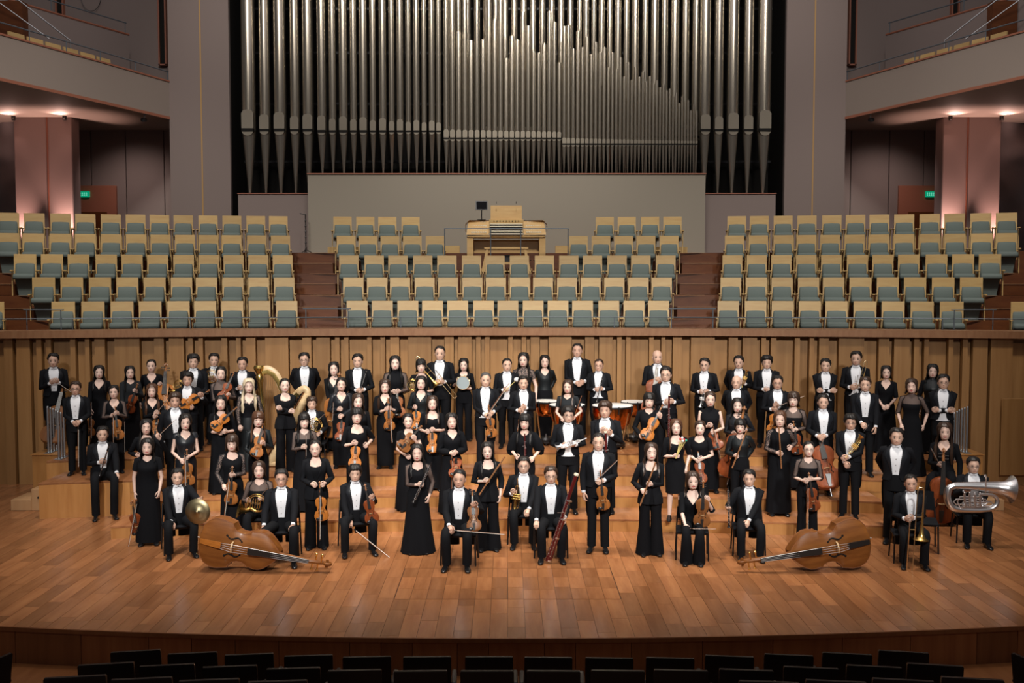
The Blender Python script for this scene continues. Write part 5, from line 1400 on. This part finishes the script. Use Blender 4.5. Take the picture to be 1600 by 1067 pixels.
W('man in spectacles with silver trumpet pointing down', 'tailcoat', 'm', 1101, 558.6, 699, 4, glasses=1, R=(1095, 613), L=(1104, 612), items=[('tp', 1094, 636, 1098, 612, False)])
W('man holding trumpet tubing aloft in right back row', 'tailcoat', 'm', 1154.5, 555, 693, 4, L=(1161, 598), R='behind', items=[('tp', 1167, 578, 1159, 600, True, .26)])
W('man with thick mop of black hair', 'tailcoat, right back row', 'm', 1198.5, 554, 698, 4, hair='mop', R=(1197, 609), L='side')
W('man with crossed arms and white pocket flower', 'tailcoat, white waistcoat hem', 'm', 1289.7, 559.4, 701, 4, R='cross', L='cross', vest=True)
W('man with upright trombone in right back row', 'white waistcoat and tailcoat', 'm', 1338, 547.7, 699, 4, R=(1331, 606), L=(1337, 604), vest=True, items=[('tb', (1334, 622), (1349, 563), 1)])
W('woman in wrap dress with bobbed hair', 'hands folded at waist', 'f', 1385, 570.5, 707, 4, hair='bob', out=dict(sl=.55, skirt='wide'), R=(1381, 637), L=(1387, 636))
W('woman at the right end of back row', 'high collar, dark wavy hair', 'f', 1457, 568, 708, 4, hair='shoulder', out=dict(neck='high', up='silk'), R='side', L='behind')
# ---- third riser
W('man in spectacles leaning on a dark bow', 'tailcoat, far left of risers', 'm', 118, 595, 741, 3, hc='brown', glasses=1, R=(117, 662), L=(122, 661), items=[('bow', 122, 664, 122, 726)])
W('woman with violin and sheer sleeves at left', 'hair tied back', 'f', 178, 601, 738, 3, hair='up', out=dict(slm='sheer', puff=1.15, skirt='straight'), R=(176, 650), L=(182, 646), items=[('vn', 184, 671, 180, 637, 1), ('bow', 176.5, 646, 176.5, 691)])
W('woman with long curled brown hair and white buttons', 'black blouse', 'f', 237, 599, 736, 3, hair='vlong', hc='chest', R=(245, 645), L=(243, 651), items=[('vn', 244, 669, 241, 641, 1), ('bow', 246, 643, 263, 622)])
W('man holding a violin diagonally, left risers', 'tailcoat and white tie', 'm', 293, 580, 728, 3, hair='mop', R=(297, 637), L=(313, 618), items=[('va', 295, 628, 319, 613, 3)])
W('blonde woman in lace sleeves beside harp', 'long wavy pale hair', 'f', 388.5, 590.5, 735, 3, hair='vlong', hc='blond', skin=3, out=dict(neck='v', slm='lace', yoke='lace', skirt='gown', low='silk'), R=(375, 669), L='side')
W('woman with crossed arms before the harp', 'black trouser suit, cropped hair', 'f', 445, 590.6, 736, 3, hair='bun', out=dict(blazer=True, skirt='pants', hem=.095), R=(456, 643, .25), L=(436, 638, .31))
W('young man in white tie cradling a horn', 'tailcoat, right of harp', 'm', 487.5, 618.5, 735, 3, seat='chair', seatz=.50, hc='brown', hair='mop', R=(482, 668), L=(498, 678), items=[('hn', 492, 664, .95, .2, .24)])
W('woman in glossy black blouse above dark-fringed woman', 'hair parted and tied', 'f', 533, 589, 730, 3, hair='up', out=dict(up='satin', slm='satin', puff=1.15, skirt='straight'), R=(531, 640), L=(533, 651), items=[('vn', 532.7, 674, 533, 643, 2), ('bow', 519, 660, 520, 640)])
W('woman in black cape with long brown hair', 'violin and bow in one hand', 'f', 601.5, 592, 731, 3, hc='brown', hair='vlong', out=dict(puff=1.6, sl=.8, skirt='straight'), R=(604, 640), L=(608, 638), items=[('vn', 608, 657, 606, 622, 1), ('bow', 608, 628, 612, 692)])
W('woman in dark silk shirt left of stout violinist', 'long parted hair', 'f', 658, 586.5, 729, 3, out=dict(up='silk', slm='silk'), R=(648, 637), L='side', items=[('vn', 651, 657, 648, 627, 3)])
W('stout man in white waistcoat with violin', 'grey-black hair, tailcoat', 'm', 758.5, 581.5, 734, 3, hc='grey', hair='crop', vest=True, R=(761, 650), L=(768, 646), items=[('vn', 767, 668, 763.5, 634, 1), ('bow', 759, 651.5, 788, 609)])
W('man clutching a violin neck left of timpani', 'tailcoat and white tie', 'm', 817.5, 586.5, 731, 3, R=(813, 642), L=(819, 637), items=[('vn', 817, 666, 817.5, 627, 4), ('bow', 815, 640, 808, 671)])
W('woman in grey short-sleeved top before timpani', 'long brown hair', 'f', 887, 592.5, 733, 3, hc='brown', out=dict(up='knit', slm='knit', neck='round', sl=.38, skirt='pants', hem=.075), R=(878, 655), L=(896, 653), items=[('st', 897, 652, [(908.7, 618.7, 'br')], 'drum_stick')])
W('man in spectacles standing with upright bassoon', 'tailcoat, right of timpani', 'm', 1041, 572, 732, 3, glasses=1, R=(1042, 629), L=(1049, 628), items=[('bn', 1044.6, 686, 1045.5, 617)])
W('balding man in plain tailcoat on right risers', 'shaved head', 'm', 1151, 587, 730, 3, hair='bald', R='behind', L='behind')
W('man in spectacles with bow pointing right', 'violin at waist, tailcoat', 'm', 1215, 586, 733, 3, glasses=1, R=(1209, 640), L=(1213, 634), items=[('vn', 1208, 662, 1213, 626, 3), ('bow', 1216, 634.5, 1257, 618)])
W('man with lapel badge and dark clarinet', 'tailcoat, right risers', 'm', 1352, 588, 743, 3, hc='brown', R=(1349, 665), L=(1368, 677), items=[('ob', 1350, 674, 1359, 661)])
W('woman in sheer-yoked long dress with brown bob', 'arms at sides', 'f', 1425, 590.7, 742, 3, hair='bob', hc='brown', out=dict(neck='high', yoke='sheer', slm='sheer', sl=.62, skirt='gown'), R=(1409, 668, .03), L=(1442, 670, .03))
W('man in spectacles with folded arms, right end', 'tailcoat, white hem', 'm', 1474, 584, 741, 3, glasses=1, R='cross', L='cross', vest=True)
# ---- second riser
W('man with bow tie and loose hanging arm', 'tailcoat, behind satin-dressed woman', 'm', 273, 612, 771, 2, hair='mop', hc='brown', R=(259, 697, .05), L='behind')
W('woman with pendant cradling a tilted violin', 'black tunic, long hair', 'f', 345, 617, 770, 2, out=dict(neck='round', sl=.72, skirt='wide'), R=(343, 677), L=(352, 675), items=[('vn', 344, 660, 363, 640, 3, .24)])
W('woman with loose curled hair behind choker woman', 'black blouse', 'f', 559, 614, 767, 2, hc='brown', hair='shoulder', R='clasp', L='clasp')
W('woman in square-necked velvet dress, hair clip', 'violin held before her', 'f', 675.7, 617.7, 765, 2, hair='long', hc='brown', out=dict(neck='sq', sl=.5, skirt='long'), R=(667, 675), L=(676, 672), items=[('vn', 675.7, 692, 674, 660, 3), ('bow', 672, 672, 671, 710)])
W('woman with bright orange violin at right', 'black top, short fringe', 'f', 1014, 612.7, 766, 2, hair='bobbang', out=dict(neck='round', skirt='straight'), R=(1002, 682), L=(1030, 649), items=[('va', 1016, 670, 1036, 636, 3, .24)])
W('woman in sleeveless dress with cut-out neckline', 'hair tied back', 'f', 1109.8, 611, 768, 2, hair='up', hc='brown', out=dict(neck='high', sl=0, skirt='straight'), R=(1109, 665), L=(1115, 675), items=[('vn', 1118, 688, 1110, 662, 2), ('bow', 1114, 665, 1125, 719)])
W('woman with cello scroll by her shoulder', 'black satin blouse, parted hair', 'f', 1152.8, 621, 768, 2, hair='shoulder', out=dict(neck='round', up='satin', slm='satin', skirt='pants', hem=.08), R=(1146, 678), L=(1164, 672), items=[('vc', 1146, 712, 1162, 641, 2, .30)])
W('woman with fringe and violin held at waist', 'round-necked sheer-yoked dress', 'f', 1240, 611, 765, 2, hair='bobbang', hc='brown', out=dict(neck='round', yoke='sheer', slm='sheer', skirt='straight'), R=(1235, 667), L=(1242, 672), items=[('vn', 1245, 694, 1239, 654, 2)])
W('man standing with dark cello, right risers', 'tailcoat and white tie', 'm', 1286, 615, 772, 2, R=(1281, 684), L=(1287, 683), items=[('vc', 1290, 730, 1286.6, 665, 2, .34), ('bow', 1288, 683, 1274.6, 715)])
# ---- first riser
W('woman with bow behind short-sleeved woman', 'long dark hair', 'f', 228, 654, 808, 1, R=(215, 712), L=(247, 682), items=[('bow', 247, 681, 263, 666)])
W('woman in satin cowl-neck dress with violin', 'bare arms, dark bob', 'f', 289, 646, 806, 1, hair='shoulder', out=dict(up='satin', neck='v', vz=1.31, sl=.17, slm='satin', skirt='straight', low='satin'), R=(285, 721), L=(293, 715), items=[('vn', 294, 741, 292, 704, 1), ('bow', 289, 707, 289, 757)])
W('woman with long chestnut hair and fringe', 'black shirt, violin on chest', 'f', 403, 642, 801, 1, hair='longbang', hc='chest', out=dict(up='silk', slm='silk', skirt='straight'), R=(401, 714), L=(410, 693), items=[('vn', 403, 698, 406, 666, 1, .24)])
W('woman with fringe and sheer top holding stick', 'long skirt', 'f', 475, 644.6, 798, 1, hair='longbang', out=dict(neck='round', yoke='sheer', slm='sheer', skirt='wide'), R=(475, 699), L='side', items=[('bow', 478, 716, 478, 692)])
W('woman with choker and square neckline', 'short black fringe, violin upright', 'f', 557, 636, 800, 1, hair='pixie', out=dict(neck='sq', sl=.72, skirt='straight'), R=(554, 693), L=(573, 696, .05), items=[('vn', 555, 714, 555, 680, 3)])
W('woman in short sleeves hugging a tilted viola', 'black V-neck dress', 'f', 638, 645, 797, 1, out=dict(sl=.3, skirt='wide', vz=1.3), hair='up', R=(637, 714), L=(646, 684), items=[('va', 636, 691, 655, 671, 4, .24)])
W('woman in wide V-neck blouse, clasped hands', 'dark viola hanging before her', 'f', 706, 644.7, 802, 1, hair='shoulder', out=dict(puff=1.4, skirt='wide', vz=1.3), R=(707, 709), L=(712, 708), items=[('va', 712.5, 731, 711, 706, 2, .24), ('bow', 706, 713, 706, 763)])
W('woman in cape top with dark red bassoon', 'long hair with fringe', 'f', 820, 646, 804, 1, hair='longbang', out=dict(neck='round', puff=1.7, sl=.62, skirt='pants', hem=.09), R=(807, 714), L=(831, 718), items=[('bn', 820, 722, 820, 676)])
W('young man in round spectacles with silver trumpet', 'white waistcoat, tailcoat', 'm', 887.6, 634, 801, 1, hair='mop', glasses=1, vest=True, R=(882, 697), L=(896, 695), items=[('tp', 869, 700, 916, 683, False, .28)])
W('man holding top of a red bassoon', 'tailcoat, behind front violinist', 'm', 946, 625.5, 800, 1, hair='mop', hc='brown', R=(943, 673), L=(951, 676), items=[('bn', 948, 770, 946, 674)])
W('woman holding a fan of coloured mallets', 'knee-length dress, long brown hair', 'f', 1056.4, 654, 812, 1, hair='long', hc='chest', out=dict(neck='sq', sl=.6, skirt='knee'), R=(1057, 713), L=(1071, 735, .05), items=[('st', 1057, 713, [(1063, 686, 'r'), (1066, 684, 'w'), (1069, 687, 'r'), (1072, 688, 'g'), (1067, 689, 'w')], 'mallet')])
W('woman in puff-sleeved dress with violin upright', 'hair tied, smiling', 'f', 1093.7, 656.5, 804, 1, hair='up', hc='brown', out=dict(neck='scoop', sl=.38, puff=1.5, skirt='straight'), R=(1089, 720), L=(1096, 717), items=[('vn', 1094, 738, 1092, 702, 2)])
W('woman in loose shirt with brown flute', 'short black hair', 'f', 1157, 654, 800, 1, hair='pixie', out=dict(neck='v', vz=1.36, up='silk', slm='silk', puff=1.2, skirt='pants', hem=.08), R=(1150, 713), L='behind', items=[('fl', 1144, 731, 1167, 672)])
W('woman in lace sleeves with wooden flute upright', 'long narrow skirt', 'f', 1219, 641, 804, 1, hair='bob', hc='chest', out=dict(neck='round', slm='lace', skirt='long'), R=(1218, 709), L=(1235, 700, .12), items=[('fl', 1221, 732, 1217, 667)])
W('man in spectacles with gold trumpet', 'tailcoat, crossed wrists', 'm', 1329.5, 645.6, 809, 1, hair='mop', glasses=1, R=(1322, 726), L=(1321, 716), items=[('tp', 1346, 681, 1320, 713, True, .3)])
# ---- stage floor, standing
W('woman in short sleeves lowering her violin', 'long black dress, left of cymbal', 'f', 229.7, 684, 850, 0, hair='shoulder', out=dict(neck='round', sl=.36, puff=1.15, skirt='long'), R=(211, 776, .05), L=(248, 774, .03), items=[('vn', 213, 819, 211, 781, 2, .10, 1., -1), ('bow', 214, 780, 201, 848, .18)])
W('woman in lace sleeves left of horn player', 'violin and bow, brown fringe', 'f', 362, 678, 846, 0, hair='bobbang', hc='brown', out=dict(neck='scoop', slm='lace', skirt='long'), R=(351, 762), L=(363, 743), items=[('vn', 361.6, 770, 363, 731, 1), ('bow', 358, 741, 350, 809)])
W('woman in trouser suit with violin hanging', 'hair pulled back', 'f', 493, 687, 856, 0, hair='bun', out=dict(blazer=True, skirt='pants', hem=.095), R=(490, 758), L=(506, 757), items=[('vn', 502, 795, 499, 747, 3), ('bow', 499, 766, 499, 826)])
W('smiling woman in long gown with oboe', 'wavy dark hair, sheer sleeves', 'f', 652.5, 693, 863, 0, hair='long', out=dict(neck='scoop', slm='sheer', skirt='gown', sl=.92), R=(657, 758), L=(669, 782, .05), items=[('so', 646, 785, 674.5, 722)])
W('woman in jacket with brown flute, centre left', 'wide black trousers', 'f', 762, 690, 859, 0, hair='long', out=dict(blazer=True, skirt='pants', hem=.125, sl=.8), R=(760, 752), L=(781, 781, .03), items=[('fl', 749, 773, 789, 713)])
W('standing violinist man at centre front', 'tailcoat, bow raised', 'm', 935.5, 676, 861, 0, hair='crop', R=(912, 776, .03), L=(938.5, 753), items=[('vn', 941.5, 778, 938, 737, 1), ('bow', 936.5, 746, 962, 721)])
W('woman in satin-lapel jacket with slim flute', 'long wavy brown hair, wide trousers', 'f', 1017, 691, 866, 0, hair='long', hc='brown', out=dict(blazer=True, satinlapel=1, skirt='pants', hem=.125), R=(1005, 768), L=(1015, 757), items=[('fl', 1000, 790, 1024.5, 722)])
W('woman in spectacles with violin by right bass', 'sheer yoke, black trousers', 'f', 1263.5, 688.5, 848, 0, hair='bun', glasses=1, out=dict(neck='round', yoke='sheer', slm='sheer', sl=.62, skirt='pants', hem=.085), R=(1258, 752), L=(1267, 749), items=[('vn', 1269.7, 780, 1264, 740, 2), ('bow', 1261, 755, 1261, 825)])
W('man with hands behind back near seated trombonist', 'tailcoat, cummerbund', 'm', 1401, 667.5, 848, 0, R='behind', L='behind')
# ---- seated
W('man seated on riser edge with clarinet', 'tailcoat, far left', 'm', 159.5, 665, 812, 0, seat='riser', seatz=.62, R=(160, 722, .2), L=(183, 748, .30), items=[('cl', 156, 743, 172, 690)])
W('seated man with cymbal', 'tailcoat, front left', 'm', 277, 731, 873, 0, seat='chair', R=(269, 823, .36), L=(312, 781, .36), spread=.19, items=[('cym', 309, 799)])
W('seated woman holding coiled horn', 'sheer-sleeved black top, smiling', 'f', 405, 720, 862, 0, seat='chair', hair='bob', hc='brown', out=dict(neck='round', yoke='sheer', slm='sheer', skirt='pants'), R=(388, 783, .26), L=(408, 780, .30), items=[('hn', 401, 786, 1.0, .1, .34)])
W('seated man in spectacles behind left double bass', 'hands on knees, tailcoat', 'm', 440, 732, 886, 0, seat='chair', glasses=1, R=(412, 827, .36), L=(457, 826, .36), spread=.2)
W('seated violinist man left of centre', 'tailcoat, bow lowered', 'm', 554.6, 724.6, 869, 0, seat='chair', hair='mop', R=(546, 818, .30), L=(581, 778, .30), spread=.22, items=[('vn', 579, 799, 570, 756, 2, .30), ('bow', 550, 825, 599, 864, .40, .05)])
W('seated violinist man at centre front', 'smiling, bow across knees', 'm', 717.5, 733, 891, 0, seat='chair', hair='crop', R=(703, 827, .36), L=(741, 790, .30), items=[('vn', 740, 810, 737, 770, 4, .30), ('bow', 706, 828, 779, 834, .44)])
W('seated man with gold trumpet', 'spectacles, tailcoat, centre', 'm', 818.4, 712.5, 857, 0, seat='chair', glasses=1, R=(802, 770, .26), L=(825, 801, .36), items=[('tp', 804, 802, 805.6, 747, True, .30)])
W('seated man with dark red bassoon', 'spectacles, tailcoat, front centre', 'm', 860.5, 727.6, 879, 0, seat='chair', glasses=1, hc='brown', R=(838, 820, .40), L=(881, 813, .38), items=[('bn', 855, 876, 901, 740, .46)])
W('seated woman with violin on knee', 'dark trousers, V-neck blouse', 'f', 1082.6, 736, 883, 0, seat='chair', hair='shoulder', hc='brown', out=dict(sl=.62, skirt='pants', vz=1.25), R=(1072, 825, .36), L=(1104, 780, .28), spread=.10, items=[('va', 1097, 801, 1099, 754, 4, .32), ('bow', 1078, 825.6, 1119, 826, .42)])
W('seated man with upright oboe', 'tailcoat, right of centre', 'm', 1171, 733, 877, 0, seat='chair', R=(1139, 795, .28), L=(1164, 827, .36), items=[('so', 1139, 824, 1137.6, 760, .30)])
W('seated man with trombone at right front', 'tailcoat, slide to the floor', 'm', 1423.6, 741, 889, 0, seat='chair', hair='crop', R=(1418, 812, .30), L=(1424, 810, .30), items=[('tb', (1421, 893), (1430, 762), 1, .52)])
W('seated man with silver tuba', 'spectacles, tailcoat, right', 'm', 1521, 713, 856, 0, seat='chair', glasses=1, R=(1512, 766, .36), L=(1530, 790, .40), items=[('tuba',)])
W('woman seated on riser edge with cello', 'very long brown hair', 'f', 1476.5, 659, 818, 0, seat='riser', seatz=.62, hair='vlong', hc='brown', out=dict(skirt='pants'), R=(1469, 727, .24), L='side', items=[('vc', 1470, 781, 1474, 706, 2, .50), ('bow', 1470, 730, 1455, 702, .3)])

_p = G(1441, 862, 0)
_c = chair(_p.x, _p.y + .1, 0, -.3, 'x', 1.0); tag(_c, 'empty black padded chair behind the seated trombonist', 'chair', 'orchestra chairs')
# ------------------------------------------------------------------ timpani, harp, double basses
def timpano(u, v, D, wpx, lab_):
    p = PY(u, v, D); s = FPX / D; R = wpx / 2 / s; H_ = p.z - .8
    e = empty('timpano', (p.x, D, .8))
    m = MB(); m.lathe([(R * .30, H_ - R * 1.25), (R * .6, H_ - R * 1.15), (R * .86, H_ - R * .85), (R * .97, H_ - R * .4), (R * .98, H_ - .03)], 28, cap0=True); m.build('bowl', copper, e, 60)
    m = MB(); m.lathe([(R * .96, H_ - .035), (R * 1.03, H_ - .035), (R * 1.03, H_ - .005), (R * .97, H_)], 28); m.build('hoop', drum_iron, e)
    m = MB(); m.lathe([(.002, H_ + .004), (R * .98, H_ + .004), (R * 1.0, H_ - .002)], 28); m.build('drum_head', drum_skin, e)
    for q in range(8):
        a = q * PI / 4 + .2; x, y = R * 1.04 * math.cos(a), R * 1.04 * math.sin(a)
        m = MB(); m.tube([(x, y, H_ - .14), (x, y, H_ + .012)], .009, 6); m.build('tension_rod', drum_iron, e)
    for q in range(4):
        a = q * PI / 2 + .75; c, s_ = math.cos(a), math.sin(a)
        m = MB(); m.tube([(R * 1.02 * c, R * 1.02 * s_, H_ - .12), (R * .62 * c, R * .62 * s_, .12), (R * .55 * c, R * .55 * s_, .02)], .013, 6); m.build('strut', brass_pale, e)
    m = MB(); m.lathe([(R * .2, .05), (R * .62, .05), (R * .66, .10), (R * .55, .14), (R * .2, .16)], 20, cap1=True); m.build('base_ring', drum_iron, e)
    for q in range(3):
        a = q * 2.094 + .5; m = MB(); m.tube([(R * .7 * math.cos(a) - .02, R * .7 * math.sin(a), .045), (R * .7 * math.cos(a) + .02, R * .7 * math.sin(a), .045)], .045, 10); m.build('caster', ebony, e)
    m = MB(); m.box((0, -R * .75, .07), (.10, .26, .03), M=Matrix.Rotation(.0, 4, 'X'), bev=.008); m.tube([(0, -R * .6, .1), (0, -R * .2, .2)], .02, 6); m.build('pedal', drum_iron, e)
    tag(e, lab_, 'timpani', 'timpani')
timpano(853, 626, 19.75, 40, 'copper timpano at far left, behind the woman in grey')
timpano(886, 632, 19.25, 56, 'copper timpano directly behind the woman in grey top')
timpano(957, 633, 19.25, 64, 'largest copper timpano behind the man holding bassoon top')
timpano(990, 627, 20.1, 40, 'rear copper timpano at right beside the orange violin')

def harp():
    Y = 18.55; base = G(430, 733, .6); Y = 18.55
    o = PY(428, 735, Y); e = empty('concert_harp', (o.x, Y, .6))
    def q(u, v, dy=0): p = PY(u, v, Y); return (p.x - o.x, dy, p.z - .6)
    # column with fluted shaft and crown
    t = q(404.6, 573); bt = q(417, 731)
    m = MB(); A = Vector(bt); B = Vector(t)
    m.tube([A.lerp(B, k) for k in (0, .04, .08, .1, .55, .60, .62, .80, .86, .90, .93, .965, 1.0)], [.075, .08, .06, .042, .042, .05, .042, .046, .06, .075, .05, .085, .10], 14); m.build('column', gold_leaf, e, 40)
    m = MB(); m.tube([B - Vector((0, 0, .02)), B + Vector((0, 0, .025))], [.105, .085], 14); m.build('crown', gold_leaf, e)
    # curved neck: arches down from the column, rises to the shoulder
    pts = [q(410, 580), q(418, 578), q(428, 583), q(436, 595), q(443, 612), q(450, 622), q(458, 621), q(466, 612), q(474, 607), q(480, 610), q(481, 618)]
    hp_, hr_ = smooth(pts, [(.03, .085), (.03, .085), (.03, .08), (.03, .075), (.03, .065), (.03, .06), (.03, .06), (.03, .06), (.035, .06), (.04, .06), (.05, .06)]); m = MB(); m.tube(hp_, hr_, 10, ref=(0, 1, 0)); m.build('neck', harp_cream, e, 50)
    m = MB(); m.tube([(x, -.04, z - .03) for x, y, z in pts[:8]], [(.006, .045)] * 8, 6, ref=(0, 1, 0)); m.build('neck_plate', gold_leaf, e)
    # sound box tapering from shoulder to foot
    a = Vector(q(480, 616)); bb = Vector(q(426, 722)); m = MB()
    m.tube([a, a.lerp(bb, .3), a.lerp(bb, .65), bb], [(.06, .06), (.10, .08), (.15, .10), (.20, .12)], 12, ref=(0, 1, 0)); m.build('sound_box', harp_cream, e, 50)
    m = MB(); nrm = Vector((-1, 0, .5)).normalized()
    m.tube([a + nrm * .07, a.lerp(bb, .5) + nrm * .10, bb + nrm * .13], [(.04, .008), (.10, .008), (.16, .008)], 8, ref=(0, 1, 0)); m.build('sound_board', harp_board, e, 50)
    m = MB(); m.box((.0, 0, .05), (.34, .40, .10), bev=.03); m.build('pedal_base', harp_cream, e)
    for k in (-1, 1): m = MB(); m.ball((k * .12, -.14, .03), .035, 8, 4); m.build('foot', gold_leaf, e)
    m = MB()
    for k in range(22):
        s_ = k / 21; i = s_ * 7; j = min(int(i), 6); P_ = Vector(pts[j]).lerp(Vector(pts[j + 1]), i - j)
        Q_ = bb.lerp(a, .05 + .9 * s_) + nrm * .11
        m.tube([P_, Q_], .0022, 4)
    m.build('strings', string_m, e)
    tag(e, 'large gold and maple concert harp beside the blonde woman', 'harp')
harp()

def lying_bass(foot_u, foot_v, scr_u, scr_v, flip, lab_, tail_m):
    L, rib, arch, nk = 1.12, .20, .05, .42
    D = string_parts(L, rib, arch, BW, nk, bass_varnish, tail_m=tail_m)
    e = empty('double_bass')
    for nm, (m, mt, ang) in D.items(): link(nm.rstrip('.'), m.mesh(nm.rstrip('.'), mt, ang), e)
    m = MB()
    for sd in (-1, 1):
        for yy in (-rib / 2, rib / 2): m.tube([(sd * hw * L, yy, (t - .5) * L) for t, hw in BW], .0045, 5)
    m.build('purfling', bow_stick, e)
    # lies on its lower-left ribs, leaning back a little; neck low to the floor
    p = G(foot_u, foot_v, 0); q = G(scr_u, scr_v, 0)
    c = Vector((p.x, p.y + .12, .335)); s = Vector((q.x, q.y - .0, .12))
    ax = (s - c); orient(e, c, ax, (0, -1, .02), 1.0)
    tag(e, lab_, 'double bass', 'double basses')
    return e
lying_bass(374, 894, 512, 893, 1, 'amber double bass lying on its side at front left', varnish[3])
lying_bass(1297, 894, 1142, 893, -1, 'brown double bass lying on its side at front right', None)
if __name__ == '__main__':
    bad = [p for p in PEOPLE if not 1.5 < p[0] < 1.9]
    print('PEOPLE', len(PEOPLE), 'odd heights:', bad)
